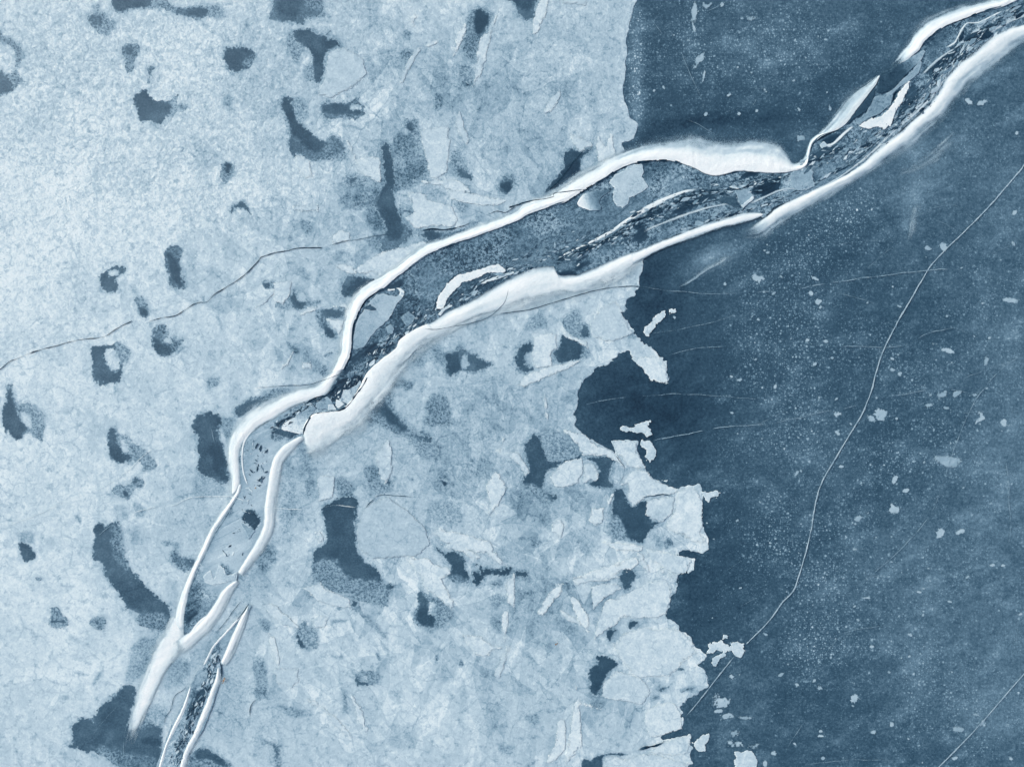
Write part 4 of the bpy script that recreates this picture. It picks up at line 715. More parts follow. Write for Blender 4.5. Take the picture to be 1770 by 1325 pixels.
tag(lead("side_lead_ice", LOW, .36, [], LOWS, .112, .8), kind="structure")

# ------------------------------------------------------------------ snow banks along the buckled lips of the ice
def bank(label, st, h=.3, two=False, f0=.42, ends=(1, 1), cmax=1.0, name="snow_bank", cat="snow bank", wob=2.0, group=None, z0=.125, lip=False):
    """st: (inner edge, outer edge) pairs; the inner edge is the broken lip of the ice, the outer side runs out in drift"""
    st = np.array([[float(v) for v in q.replace(',', ' ').split()] for q in st.split('|')])
    wob = wob*1.35; zo = .066 if not two or z0 < .1 else z0; R = catmull(st, 1.6); n = len(R); m = 26; k = len(BANKS)*11
    L = np.concatenate([[0], np.cumsum(np.linalg.norm(np.diff((R[:, :2]+R[:, 2:])/2, axis=0), axis=1))]); tot = L[-1]
    u = np.linspace(0, 1, m)
    if not two: u = u**1.15
    U, LL = np.meshgrid(u, L)
    ax, ay, bx, by = [R[:, i][:, None] for i in range(4)]
    wid = np.hypot(bx-ax, by-ay)+1e-6
    je = wob*fbm(LL, LL*0+3, 26, 4, 300+k)+1.1*fbm(LL, LL*0, 6, 3, 301+k); jo = 1.9*wob*fbm(LL, LL*0+7, 30, 4, 302+k)
    nx_, ny_ = (bx-ax)/wid, (by-ay)/wid
    PX = ax+(bx-ax)*U+nx_*((je*(1-U))*.55+jo*U*np.clip(wid/25, .15, 1)); PY = ay+(by-ay)*U+ny_*((je*(1-U))*.55+jo*U*np.clip(wid/25, .15, 1))
    e = np.ones_like(LL)
    if ends[0]: e = e*sstep(0, min(tot*(.3 if ends[0] < 1.5 else .7), 26*ends[0]), LL+2)
    if ends[1]: e = e*sstep(0, min(tot*(.3 if ends[1] < 1.5 else .7), 26*ends[1]), tot-LL+2)
    str_ = fbm(U*9, LL/60, 1.0, 3, 303+k); str2 = fbm(PX, PY, 9, 3, 304+k)
    if two:
        prof = np.sin(np.pi*np.clip(U, 0, 1))**1.2; cov = sstep(0, f0*1.15, U)*sstep(0, f0*1.15, 1-U)
    else:
        prof = (.7+.3*sstep(0, .2, U))*(1-sstep(.1, 1, U)); cov = 1-np.clip((U-f0*.55)/(1-f0*.55), 0, 1); cov = .55*cov+.45*sstep(0, 1, cov)
        if not lip: prof = (.1+.9*sstep(0, .34, U))*(1-sstep(.3, 1, U)); cov = cov*sstep(-.04, .20, U)
    H = (.40 if lip else .26)*h*prof*e*(1+.14*str_+.16*str2)
    cov = np.clip(cov*e*cmax+(.42*str_+.15*str2)*np.clip(1-np.abs(2*cov-1), 0, 1), 0, 1)
    if not two or z0 < .1: zo = .02+.062*sstep(-4, 5, sdpoly(EDGE, PX, PY)); H = H*sstep(.15, .75, cov)
    onf = sstep(-4, 5, sdpoly(EDGE, PX, PY))
    TH = 1.1-.5*onf
    if not two: TH = TH*sstep(.1, .3, U)+.72*(1-sstep(.1, .3, U))
    elif z0 > .1: TH = TH*0+.8
    V = np.stack([wx(PX), wy(PY), z0+(zo-z0)*(sstep(.15, .8, U) if not two else 1)+np.maximum(H, 0)], 2).reshape(-1, 3)
    idx = np.arange(n*m).reshape(n, m)
    q = np.stack([idx[:-1, :-1], idx[:-1, 1:], idx[1:, 1:], idx[1:, :-1]], 2).reshape(-1, 4)
    keep = (cov.ravel()[q].max(1) > .03); q = q[keep]
    # the broken face under the lip
    if lip:
        lo = len(V)+np.arange(n); V = np.concatenate([V, V[idx[:, 0]]*[1, 1, 0]+[0, 0, .02]])
        covf = np.concatenate([cov.ravel(), cov[:, 0]]); TH = np.concatenate([TH.ravel(), TH[:, 0]])
        sk = np.stack([idx[:-1, 0], idx[1:, 0], lo[1:], lo[:-1]], 1); q = np.concatenate([q, sk])
    else: covf = cov.ravel()
    v0, v1, v2 = V[q[0][0]], V[q[0][1]], V[q[0][2]]
    if np.cross(v1-v0, v2-v0)[2] < 0: q = q[:, ::-1]
    o = mesh_obj(name, V, (q.ravel(), np.arange(len(q))*4), M_SNOW, {"cov": covf, "thin": TH.ravel()}, smooth=True)
    BANKS.append((V, [tuple(a) for a in q.tolist()]))
    return tag(o, label, cat, group)
bank("long bright snow bank along the upper lip, swelling to a broad drift at its right",
 "594,638,566,645|607,607,582,605|611,566,588,566|617,548,590,546|630,522,600,520|650,506,619,495|663,499,644,479|691,476,679,457|735,443,721,425|773,426,764,408|820,410,814,391|890,384,883,365|913,370,905,349|949,358,937,335|983,347,957,322|1008,330,982,304|1039,313,1022,281|1072,292,1060,261|1106,281,1096,246|1149,278,1141,230|1175,282,1180,227|1201,292,1215,227|1226,303,1245,228|1247,303,1275,230|1278,296,1300,232|1305,298,1325,233|1333,300,1350,240|1352,299,1362,256|1371,297,1372,276|1392,288,1388,277|1399,267,1394,264", .34, f0=.5, ends=(0, .6), lip=True)
bank("thick curved snow bank bending round the left end of the wide lead",
 "597,632,576,640|580,660,558,650|563,682,538,660|540,692,512,664|512,703,483,672|490,715,458,687|465,730,436,698|445,742,416,714|430,755,400,735|419,770,390,758|415,790,388,785|416,815,390,816|416,835,392,842|408,852,397,858", .34, f0=.5, ends=(0, .3))
bank("thin second snow lip just inside the curved bank", "447,739,443,737|436,748,431,745|425,765,420,762|421,790,417,790|423,815,419,816|432,840,428,842", .08, two=True, ends=(.5, .5), wob=.6)
bank("left prong of the snow fork, a narrow white ridge running down left",
 "418,836,408,838|415,852,400,858|387,896,376,889|372,919,359,916|354,958,342,956|338,993,325,991|328,1021,314,1016|321,1052,303,1047|319,1075,298,1066|319,1092,290,1088", .24, f0=.55, ends=(.2, .8), wob=1.0)
bank("broad wind-blown snow tail below the fork, fading over the flatiron-shaped dark patch",
 "324,1070,297,1060|330,1090,286,1076|328,1108,272,1094|318,1132,256,1118|298,1152,250,1146|287,1172,240,1170|275,1198,233,1194|262,1222,227,1222|250,1248,221,1248|240,1272,217,1270|232,1290,214,1288", .16, two=True, f0=.42, ends=(.35, 3.2), wob=1.8, z0=.066)
bank("right prong of the snow fork, upper section from the narrow neck down to the kink",
 "523,751,530,757|503,760,514,775|487,770,502,790|470,793,493,806|462,834,488,840|456,881,482,888|454,906,478,914|440,938,463,948|425,963,443,975|409,988,425,1000", .26, f0=.42, ends=(.4, .3), wob=1.2)
bank("right prong of the snow fork, lower section joining the left prong",
 "408,1001,418,1006|385,1018,405,1024|370,1040,392,1053|355,1062,374,1082|333,1086,350,1106|316,1098,332,1126|300,1108,306,1148", .26, f0=.5, ends=(.3, 1.3), wob=1.2)
bank("thin snow strip inside the fork along its right prong", "359,1059,363,1064|345,1070,349,1075|333,1084,337,1089|322,1100,326,1104", .08, two=True, ends=(.5, .3), wob=.6)
bank("hair-thin snow rib left of the side lead, upper right to lower left", "424,1052,427,1055|410,1068,414,1073|400,1079,405,1084|385,1096,390,1101|369,1113,373,1120|360,1130,365,1136|350,1150,355,1154", .1, f0=.6, ends=(.5, .5), wob=.7)
bank("short dagger-shaped snow ridge with its point upwards, right of the side lead", "431,1043,434,1046|413,1072,427,1080|396,1108,413,1118|388,1128,403,1138|381,1145,392,1152", .24, f0=.55, ends=(.5, .3), wob=.8)
bank("long white snow stripe on the right running off the bottom edge", "377,1148,384,1153|372,1172,384,1178|362,1198,375,1205|352,1222,368,1228|336,1262,352,1268|320,1292,334,1300|310,1325,323,1330|298,1360,312,1365", .26, f0=.6, ends=(.4, 0), wob=1.0)
bank("slimmer white snow stripe on the left running off the bottom edge", "330,1182,335,1184|319,1213,327,1218|309,1235,318,1240|297,1258,306,1264|287,1283,294,1287|278,1310,287,1314|268,1345,276,1350", .2, f0=.6, ends=(.5, 0), wob=.9)
bank("wide soft snow apron on the lower lip below the jammed ice blocks",
 "524,754,526,806|527,734,560,806|543,715,598,784|584,709,634,752|604,696,655,718|620,672,680,694|635,645,708,665|658,622,722,640|684,602,732,625|691,588,752,606|717,569,768,594|743,558,792,584", .24, f0=.02, ends=(.7, .5), wob=1.2, lip=True)
bank("long snow bank on the lower lip between the narrow neck and the sheet's eastern corner",
 "717,569,742,596|743,558,772,586|771,540,805,574|812,520,846,560|850,497,886,556|880,481,915,548|911,466,945,542|940,460,968,534|955,460,985,530|965,474,1000,524|995,474,1026,516|1024,463,1060,506|1060,448,1092,486|1098,433,1122,452", .32, f0=.22, ends=(.4, .3), wob=2.0)
bank("slender rounded snow rib bridging the lower lip east of the sheet's corner",
 "1080,440,1090,462|1098,433,1107,452|1137,417,1145,433|1188,397,1196,414|1239,379,1246,397|1278,368,1286,387|1300,366,1306,380|1320,368,1320,373", .3, two=True, f0=.38, ends=(.5, .3), wob=.9)
bank("broad snow bank on the lower lip over dark ice, running to the upper right corner",
 "1278,398,1284,418|1300,388,1318,418|1325,372,1340,402|1344,356,1366,388|1384,338,1405,366|1412,324,1438,345|1448,308,1475,322|1484,287,1512,302|1515,259,1545,285|1546,233,1580,262|1577,205,1612,232|1603,182,1650,196|1620,160,1668,172|1632,136,1690,146|1656,108,1722,126|1687,85,1745,106|1715,62,1770,88|1741,49,1785,80|1770,42,1800,68|1830,12,1850,38", .3, f0=.34, ends=(2.6, 0), wob=2.2)
bank("arched snow bank on the upper lip near the upper right corner",
 "1545,118,1539,110|1562,108,1546,96|1585,90,1562,74|1597,74,1574,54|1628,49,1600,26|1666,33,1650,6|1692,23,1686,-2|1730,13,1722,-6|1756,2,1745,-20|1800,-22,1788,-36", .3, f0=.45, ends=(1.6, 0), wob=1.6, lip=True)
bank("tilted leaf-shaped slab of snowy ice on the upper lip, above the white blade",
 "1520,131,1517,129|1512,148,1496,141|1495,170,1466,157|1478,193,1444,178|1463,213,1425,203|1448,224,1408,225|1420,236,1392,252|1404,252,1386,266", .26, f0=.35, ends=(.2, .7), cmax=.72, wob=1.0, lip=True)
bank("short narrow snow lip linking the broad drift to the leaf-shaped slab",
 "1392,288,1385,282|1398,270,1391,264|1403,250,1398,244|1415,238,1410,233|1435,228,1431,224|1455,221,1452,217", .14, f0=.5, ends=(.4, .4), wob=.8)
bank("faint low snow ribbon under the broad drift's right end", "1340,296,1343,285|1365,294,1368,280|1385,286,1384,272|1397,268,1393,262", .1, f0=.3, cmax=.7, ends=(.8, .4))
bank("thin white snow seam running along the middle of the wide lead",
 "963,448,961,444|990,436,987,429|1047,409,1042,399|1085,386,1078,372|1110,371,1101,354|1137,356,1130,338|1175,338,1172,326|1210,328,1208,318", .08, f0=.25, ends=(.5, 1.2), cmax=.85, wob=1.0)
bank("thin pale snow seam high in the upper right part of the lead",
 "1632,86,1628,78|1650,76,1646,68|1662,56,1656,46|1672,43,1668,37|1690,42,1688,34|1712,32,1708,25|1735,20,1731,12", .08, f0=.4, ends=(.6, .6), cmax=.75, wob=1.0)
bank("pale frost streak beside the lower lip in the upper right part of the lead",
 "1545,222,1550,228|1575,196,1580,203|1600,172,1606,178|1622,145,1628,150|1640,118,1645,123|1662,98,1666,104", .06, two=True, cmax=.55, ends=(.7, .7), wob=1.0)
bank("long thin frost strand beside the broad lower bank, upper right", "1398,334,1402,339|1450,303,1454,308|1500,264,1505,269|1540,227,1545,232|1580,187,1586,192|1606,157,1612,161", .07, two=True, cmax=.55, ends=(.5, .5), wob=2.6)
bank("short thin frost strand near the upper right corner", "1636,116,1640,121|1662,90,1667,95|1690,66,1695,70|1735,40,1739,45|1775,22,1779,27", .07, two=True, cmax=.5, ends=(.6, .3), wob=2.6)
bank("thin frost strand under the dark rubble streak", "1110,398,1113,403|1160,377,1163,382|1220,358,1223,362|1285,345,1287,350", .06, two=True, cmax=.5, ends=(.6, .6), wob=2.4)
bank("short pale strand between the dark tilted slab and the rubble", "1590,130,1594,135|1606,112,1611,116|1626,96,1630,100|1650,82,1653,86", .07, two=True, cmax=.5, ends=(.5, .5), wob=2.6)
bank("crooked pale strand in the rubble below the broad drift's end", "1290,352,1294,356|1320,338,1323,343|1350,326,1354,331|1385,322,1388,326", .06, two=True, cmax=.5, ends=(.6, .6), wob=2.6)
bank("white S-shaped snow seam on the rubble west of the white blade",
 "1425,255,1421,250|1436,254,1437,247|1450,244,1446,238|1462,232,1458,226|1475,221,1472,216", .08, two=True, cmax=.85, ends=(.3, .3), wob=1.4)
bank("faint dusting of snow on dark ice east of the slender rib", "1165,492,1172,506|1190,478,1200,494|1215,456,1232,476|1240,440,1260,458|1262,432,1280,446", .02, two=True, f0=.5, cmax=.42, ends=(1, 1), wob=3, z0=.05, name="snow_dusting", cat="snow dusting")
bank("faint upright wisp of snow on dark ice below the broad lower bank", "1578,345,1598,348|1570,375,1592,380|1566,405,1582,410|1566,420,1576,424", .02, two=True, f0=.5, cmax=.33, ends=(1, 1), wob=2, z0=.05, name="snow_dusting", cat="snow dusting")
bank("faint veil of snow on dark ice near the upper right corner bank", "1530,300,1560,312|1560,285,1600,300|1600,255,1640,275|1640,225,1670,240", .02, two=True, f0=.5, cmax=.3, ends=(1, 1), wob=3, z0=.05, name="snow_dusting", cat="snow dusting")

# ------------------------------------------------------------------ plates and blocks inside the lead
def ladder(lo, hi, a, b):
    """tone running from lo at point a to hi at point b: bare ice at one end, frosted at the other"""
    def fn(X, Y):
        dx, dy = b[0]-a[0], b[1]-a[1]; L = dx*dx+dy*dy
        return lo+(hi-lo)*sstep(0, 1, ((X-a[0])*dx+(Y-a[1])*dy)/L+.12*fbm(X, Y, 12, 3, 55))
    return fn
def lplate(label, outer, t=.0, name="ice_plate", cat="ice plate", z=.15, **k): return plate(label, outer, t, z=z, name=name, cat=cat, mat=M_LPLATE, **k)
lplate("large frosted plate filling the west corner of the wide lead, notched at its top", "F 822,700 870,690 905,705 960,708 1000,680 1012,700 960,765 905,865 820,935 740,1050 665,1072 670,950 700,855 745,790", .1, rag=1.0, tonefn=ladder(.12, .3, (650, 510), (620, 600)))
lplate("curled white edge on the notch of the large frosted plate", "F 960,655 990,655 1012,680 1000,720 975,700 985,680", -.2)
lplate("small white chip in the notch of the large frosted plate", "F 900,663 950,658 945,672 900,675", -.3)
lplate("small dark chip lying on the large frosted plate", "F 730,790 780,762 828,802 790,806", 1.0, z=.19)
lplate("grey pan below the bank in the middle of the wide lead", "F 985,850 1040,810 1082,850 1060,900 1020,905", .42)
lplate("small grey pan left of the middle grey pan", "F 890,915 920,895 942,930 930,965 895,955", .4)
lplate("white-tipped rounded plate pressed under the upper snow bank", "G 452,92 480,40 540,5 C 600,1290 690,1280 G 600,60 628,132 560,135 485,115", -.1, tonefn=ladder(-.3, .75, (1003, 352), (1036, 342)), smooth=1)
lplate("pale cracked plate with a snowy corner beside the rounded plate", "Z 1052,316 1062,303 1078,296 1085,287 1108,283 1112,297 1108,306 1118,317 1119,324 1100,338 1088,342 1086,352 1076,360 1066,356 1060,345 1061,325", .02, rag=1.4)
lplate("dark squarish slab standing at the east end of the dark rubble streak", "G 1440,40 1520,40 1562,118 1400,70", .95)
lplate("pale wedge-shaped plate beside the dark squarish slab", "G 1520,0 1600,-10 1650,40 1570,112 1545,70", .35)
lplate("white ridge-like strip on the pale wedge's lower side", "G 1560,100 1635,38 1650,52 1575,116", -.05, z=.18)
lplate("long bent white blade in the lower middle of the wide lead", "F 1232,800 1222,755 1250,690 1300,625 1378,565 1480,540 1640,492 1695,540 1660,548 1580,550 1492,592 1410,612 1340,680 1290,740 1275,785", -.32, rag=1.4, z=.18)
lplate("thin white curl below the long bent blade", "F 1500,640 1560,600 1650,570 1740,545 1750,555 1650,590 1560,620", -.1)
lplate("thin white hook at the foot of the long bent blade", "F 1240,830 1270,790 1330,765 1335,778 1285,800 1255,840", -.1)
lplate("dark sharp-cornered tilted slab with a frosted upper edge, upper right", "D 775,515 850,490 900,440 1070,345 1082,352 1060,405 970,490 860,610 790,635 755,625 770,580", .8, tonefn=ladder(1.12, .3, (1540, 130), (1592, 90)), z=.17)
lplate("pale pointed splinter right of the dark tilted slab", "D 1055,400 1060,440 1040,500 960,560 900,600 860,640 800,650 860,610 940,530 1000,480", .35, z=.16)
lplate("dark steep slab face under the leaf-shaped snowy slab", "D 748,590 740,650 715,720 660,770 600,805 560,842 570,815 660,700", 1.1, z=.16)
lplate("grey flat plate between the dark slab face and the white blade", "D 745,655 870,640 850,710 780,770 700,800 640,845 610,830 690,760", .45, z=.155)
lplate("broad white blade of snow-covered ice, upper right lead", "D 978,548 960,620 930,690 880,760 850,850 815,872 770,855 720,868 690,872 640,850 700,810 790,785 860,720 900,640 940,585", -.36, rag=1.6, z=.19)
lplate("pale boulder-like plate in the rubble under the broad drift's end", "D 170,1180 240,1120 330,1150 320,1200 350,1250 250,1290 180,1260", .32, rag=1.6, smooth=1)
lplate("little round white lump left of the rubble hook", "D 375,975 400,955 425,975 415,1000 385,1005", .0, smooth=1)
lplate("pale rounded block jammed in the narrow neck, topmost of the cluster", "J 600,50 640,45 662,75 660,115 630,150 590,130 562,100 555,70", .02, rag=.9)
lplate("small white triangular block in the narrow neck, below the topmost", "J 552,118 585,125 608,148 565,180 548,160", -.15)
lplate("grey trapezoid block at the left of the narrow neck's cluster", "J 420,140 490,95 520,120 535,165 500,185 440,180 410,165", .3)
lplate("small white wedge between the grey trapezoid and the triangular block", "J 500,150 535,150 552,185 500,188", -.1)
lplate("long pale triangular plate pointing up right under the narrow neck", "J 200,278 300,215 395,150 412,180 385,215 345,300 335,350 290,345 180,318", .18, tonefn=ladder(.35, -.25, (525, 700), (515, 748)), rag=.8)
lplate("slim pale block above the topmost block of the neck", "J 640,45 690,20 710,-10 720,0 680,80 660,100", .15)
lplate("dark pointed chip left of the long triangular plate", "J 115,318 170,315 290,348 240,375 150,350", .95)
lplate("glassy triangle below the black hole in the lower lead", "I 1630,950 1720,1000 1680,1056", .3)
lplate("milky plate spread across the fork's interior", "I 1440,1325 1480,1230 1510,1250 1530,1300 1580,1290 M 1600,10 1580,60 1500,90 1440,100 1380,80 1370,40 1420,0", .0, z=.13, rag=1.2)
random.seed(7)
def block(x, y, L, Wd, ang, tone, th, tilt, roll, name, label, cat, group, z=.14):
    n = random.choice((4, 5, 5, 6)); pts = []
    for i in range(n):
        a = 2*math.pi*(i+random.uniform(-.28, .28))/n; r = random.uniform(.78, 1.1)
        pts.append((math.cos(a)*L/2*r*S, math.sin(a)*Wd/2*r*S))
    sub = []
    for i in range(n):
        a, b = pts[i], pts[(i+1) % n]
        for k in range(3):
            t = k/3; j = random.uniform(-.04, .04)*Wd*S if k else 0
            sub.append((a[0]+(b[0]-a[0])*t+j, a[1]+(b[1]-a[1])*t-j))
    m = len(sub); V = [(p[0]*.96, p[1]*.96, th) for p in sub]+[(p[0], p[1], th*.75) for p in sub]+[(p[0]*.95, p[1]*.95, -th) for p in sub]
    F = [list(range(m)), [2*m+i for i in reversed(range(m))]]
    for i in range(m):
        j = (i+1) % m; F += [[i, m+i, m+j, j], [m+i, 2*m+i, 2*m+j, m+j]]
    o = mesh_obj(name, V, F, M_PLATE, {"tone": [tone]*len(V), "edge": [0.02]*m+[.3]*m+[.5]*m, "soft": [0]*len(V)})
    o.location = (wx(x), wy(y), z); o.rotation_euler = (math.radians(roll), math.radians(tilt), math.radians(ang))
    return tag(o, label, cat, group)
def rubble(pts, wid, n, size, tones, label, group, spread=25):
    P = catmull([np.array(q) for q in P2(pts)], 2.0)
    for i in range(n):
        k = random.randrange(1, len(P)-1); d = P[k+1]-P[k-1]; ang = -math.degrees(math.atan2(d[1], d[0])); nn = np.array([-d[1], d[0]])/np.linalg.norm(d)
        p = P[k]+nn*random.gauss(0, wid*.45)
        L = random.uniform(*size)*random.choice((1, 1.3, 2.0)); W_ = L*random.uniform(.16, .42)
        block(p[0], p[1], L, W_, ang+random.gauss(0, spread), random.choice(tones), random.uniform(.015, .035), random.uniform(-7, 7), random.uniform(-8, 8), "ice_block", label, "ice block", group, z=random.uniform(.13, .17))
rubble("990,442 1050,410 1100,380 1160,352 1215,336 1265,330", 12, 60, (4, 13), (.25, .5, .75, .9, 1.15, 1.3, 1.35), "small broken ice block in the dark rubble streak along the middle of the wide lead", "rubble in the middle of the wide lead", 14)
rubble("1270,330 1310,318 1350,305 1400,285 1440,262", 11, 30, (4, 13), (.1, .4, .7, 1.0, 1.3), "small broken ice block in the rubble under the broad drift's right end", "rubble under the broad drift")
rubble("1590,180 1620,130 1660,85 1700,50 1760,20", 15, 68, (4, 14), (.15, .4, .6, .8, 1.1, 1.3, 1.35), "small broken ice block in the rubble of the lead's upper right stretch", "rubble in the upper right stretch", 14)
rubble("1490,262 1530,215 1560,180 1600,150", 10, 20, (4, 12), (.3, .5, .7, 1.1, 1.3), "small broken ice block right of the broad white blade", "rubble right of the white blade", 14)
rubble("585,690 605,665 625,640 650,615 685,585 720,555", 9, 42, (4, 11), (.0, .3, .6, .9, 1.3, 1.35), "small broken ice block crowded in the narrow neck of the crack", "rubble in the narrow neck", 22)
rubble("480,735 510,715 540,698 575,685", 5, 14, (4, 9), (.2, .6, 1.0, 1.35), "small broken ice block along the dark seam inside the curved bank", "rubble along the dark seam", 18)
rubble("780,520 820,500 870,470 900,455", 10, 18, (4, 11), (.2, .5, .9, 1.2), "small broken ice block below the long bent white blade", "rubble below the bent blade", 20)
rubble("450,760 460,775 450,800 445,830", 16, 16, (3, 8), (1.1, 1.3, .8), "small dark chip of ice scattered in the pale lower lead", "dark chips in the lower lead", 60)
rubble("375,1130 360,1175 345,1215 330,1245 318,1275", 8, 30, (3, 9), (.0, .3, .7, 1.2, 1.35), "small broken ice block in the side lead between the two snow stripes", "rubble in the side lead", 25)

# crushed ice between the blocks: too fine to count
def crushed(name, label, runs):
    V = []; F = []; TN = []; ED = []
    for pts, wid, n, size, tones, spread in runs:
        P = catmull([np.array(q) for q in P2(pts)], 2.0)
        for i in range(n):
            k = random.randrange(1, len(P)-1); d = P[k+1]-P[k-1]; ang = -math.atan2(d[1], d[0])+math.radians(random.gauss(0, spread)); nn = np.array([-d[1], d[0]])/np.linalg.norm(d)
            p = P[k]+nn*random.gauss(0, wid*.5); L = random.uniform(*size)*random.choice((.7, 1, 1, 1.8, 2.6)); W_ = L*random.uniform(.12, .4)
            if i % 5 < 2: continue
            m = random.choice((4, 5)); tn = random.choice(tones); z = random.uniform(.122, .142); th = random.uniform(.006, .018); b0 = len(V); tx, ty = random.uniform(-.15, .15), random.uniform(-.15, .15)
            ring = []
            for q in range(m):
                a = 2*math.pi*(q+random.uniform(-.3, .3))/m; r = random.uniform(.75, 1.1)*.5*S
                lx, ly = math.cos(a)*L*r, math.sin(a)*W_*r; ring.append((lx*math.cos(ang)-ly*math.sin(ang), lx*math.sin(ang)+ly*math.cos(ang)))
            for dz in (th, -th):
                for (x_, y_) in ring: V.append((wx(p[0])+x_, wy(p[1])+y_, z+dz+tx*x_+ty*y_)); TN.append(tn); ED.append(.05 if dz > 0 else .3)
            F.append([b0+q for q in range(m)]); F += [[b0+(q+1) % m, b0+q, b0+m+q, b0+m+(q+1) % m] for q in range(m)]
    o = mesh_obj(name, V, F, M_PLATE, {"tone": TN, "edge": ED, "soft": [0]*len(V)}); tag(o, label, "crushed ice", kind="stuff")
random.seed(11)
MIX = (.0, .1, .3, .5, .6, .75, .9, 1.0, 1.15, 1.3, 1.4)
crushed("crushed_ice", "fine crushed ice scattered between the blocks along the open crack", [
 ("975,446 1050,408 1100,380 1160,352 1215,336 1290,322 1350,303 1400,284 1450,258", 14, 936, (2, 8), MIX, 16),
 ("1460,280 1530,225 1590,180 1630,130 1665,88 1705,52 1765,18", 20, 1116, (2, 9), MIX, 14),
 ("1330,350 1400,320 1470,280 1540,225 1600,165 1640,115 1690,75", 5, 288, (3, 11), (.1, .3, .5, .7, 1.2), 8),
 ("585,690 605,665 625,640 650,615 685,585 720,555 760,530", 13, 540, (2, 7), MIX, 24), ("470,745 510,715 540,698 580,690", 8, 234, (2, 7), MIX, 22),
 ("770,530 820,500 870,475 940,445 1000,430 1090,405", 13, 432, (2, 8), MIX, 16), ("375,1130 360,1175 345,1215 330,1245 300,1320", 11, 468, (2, 7), MIX, 25),
 ("430,760 455,790 440,840 425,880 390,960", 18, 162, (2, 5), (.0, .2, .6, .9, 1.2), 60), ("1180,400 1240,378 1300,360 1350,345", 7, 198, (3, 10), (.2, .4, .6, 1.1, 1.3), 10), ("860,470 910,440 970,420 1020,400", 16, 162, (2, 6), (.4, .6, .9, 1.1), 25)])
# ------------------------------------------------------------------ cracks and hairlines
bv = []
for ln_ in ('lead_ice', 'side_lead_ice'):
    me_ = bpy.data.objects[ln_].data; bv.append(BVHTree.FromPolygons([v.co.copy() for v in me_.vertices], [tuple(p_.vertices) for p_ in me_.polygons]))
for V, F in BANKS: bv.append(BVHTree.FromPolygons([Vector(v) for v in V.tolist()], F))
def top_z(x, y):
    z = .0
    for b in bv:
        h = b.ray_cast(Vector((x, y, 5)), Vector((0, 0, -1)))
        if h[0] is not None: z = max(z, h[0].z)
    return z
nline = 0
def line(label, pts, w=1.6, mat=None, name="hairline_crack", cat="crack", z=None, wob=1.2, ends=(1, 1), var=.35, group=None, cov=1.0, gap=0):
    global nline
    nline += 1
    P = catmull([np.array(q) for q in T(pts)], 2.2); n = len(P)
    if n < 3: return
    d = np.gradient(P, axis=0); d /= np.linalg.norm(d, axis=1)[:, None]+1e-9; nn = np.stack([-d[:, 1], d[:, 0]], 1)
    L = np.arange(n)*2.2
    P = P+nn*(wob*fbm(L, L*0, 22, 4, 500+nline))[:, None]
    ww = w*.5*(1+var*2*fbm(L, L*0+5, 14, 3, 600+nline)).clip(.25, 3)
    c = np.full(n, cov); tot = L[-1]
    if ends[0]: q = sstep(0, 24*ends[0], L+3); c = c*q; ww = ww*(.4+.6*q)
    if ends[1]: q = sstep(0, 24*ends[1], tot-L+3); c = c*q; ww = ww*(.4+.6*q)
    if gap: c = c*sstep(-.25, .15, fbm(L, L*0+9, 40, 3, 700+nline)+gap)
    zz = np.array([max((z or .082), top_z(wx(a), wy(b))+.004) for a, b in P])+.0003*nline
    A = P+nn*ww[:, None]; B = P-nn*ww[:, None]
    V = np.concatenate([np.stack([wx(A[:, 0]), wy(A[:, 1]), zz], 1), np.stack([wx(B[:, 0]), wy(B[:, 1]), zz], 1)])
    q = np.stack([np.arange(n-1), n+np.arange(n-1), n+1+np.arange(n-1), 1+np.arange(n-1)], 1)
    v0, v1, v2 = V[q[0][0]], V[q[0][1]], V[q[0][2]]
    if np.cross(v1-v0, v2-v0)[2] < 0: q = q[:, ::-1]
    o = mesh_obj(name, V, (q.ravel(), np.arange(len(q))*4), mat or M_WHITE, {"cov": np.concatenate([c, c])})
    return tag(o, label, cat, group)
D_ = dict(mat=M_DARK, name="dark_crack", cat="crack")
line("long dark zigzag crack crossing the left field from the left edge, first stretch", "E -60,1240 0,1203 60,1150 130,1125 280,1070 400,1040 500,1015 575,1000 700,985 780,930 900,875", .85, wob=2.2, var=.9, ends=(0, .6), **D_)
line("long dark crack's stretch rising from the teardrop patch to the sheet's middle", "E 1000,880 1080,858 1150,850 1200,832 1300,770 1400,745 1450,700 1560,630 1680,540 1754,460 F 40,450 110,420 220,405 300,385 460,380", .9, wob=2.2, var=.9, ends=(.5, .4), **D_)
line("fine dark crack from the sheet's middle to the foot of the dark column", "F 480,378 600,345 700,330 850,298 950,285", .7, cov=.6, wob=1.6, var=.8, **D_)
line("dark crack running just above the upper snow bank to the dark strip's end", "F 1110,275 1190,258 1290,262 1400,238 1480,202", 2.0, wob=1.2, var=.7, **D_)
line("fine dark crack along the bank from the pale plates to the bank's shoulder", "F 1560,170 1630,138 1690,145 1754,108 G 0,112 60,95 100,80 210,60 300,40 C 300,1310 420,1290 540,1280", 1.3, wob=1.5, var=.7, **D_)
line("very fine dark crack crossing the lower snow bank to the sheet's corner", "F 1130,925 1200,932 1300,920 1450,895 1560,860 1650,790 1690,740 G 0,640", .9, cov=.55, **D_)
line("very fine dark crack sweeping below the lower snow bank to the dark ice", "G -80,830 0,820 170,790 300,750 440,710 650,655 860,642 930,650", 1.1, cov=.75, **D_)
line("very fine dark crack across the left bank, beside the narrow neck", "F 0,1325 200,1310 330,1305 420,1290 540,1250 600,1215", .9, cov=.6, **D_)
line("fine dark crack across the dark wedge above the upper bank", "C 230,1310 330,1220 460,1060 500,1020 570,990", 1.2, cov=.9, **D_)
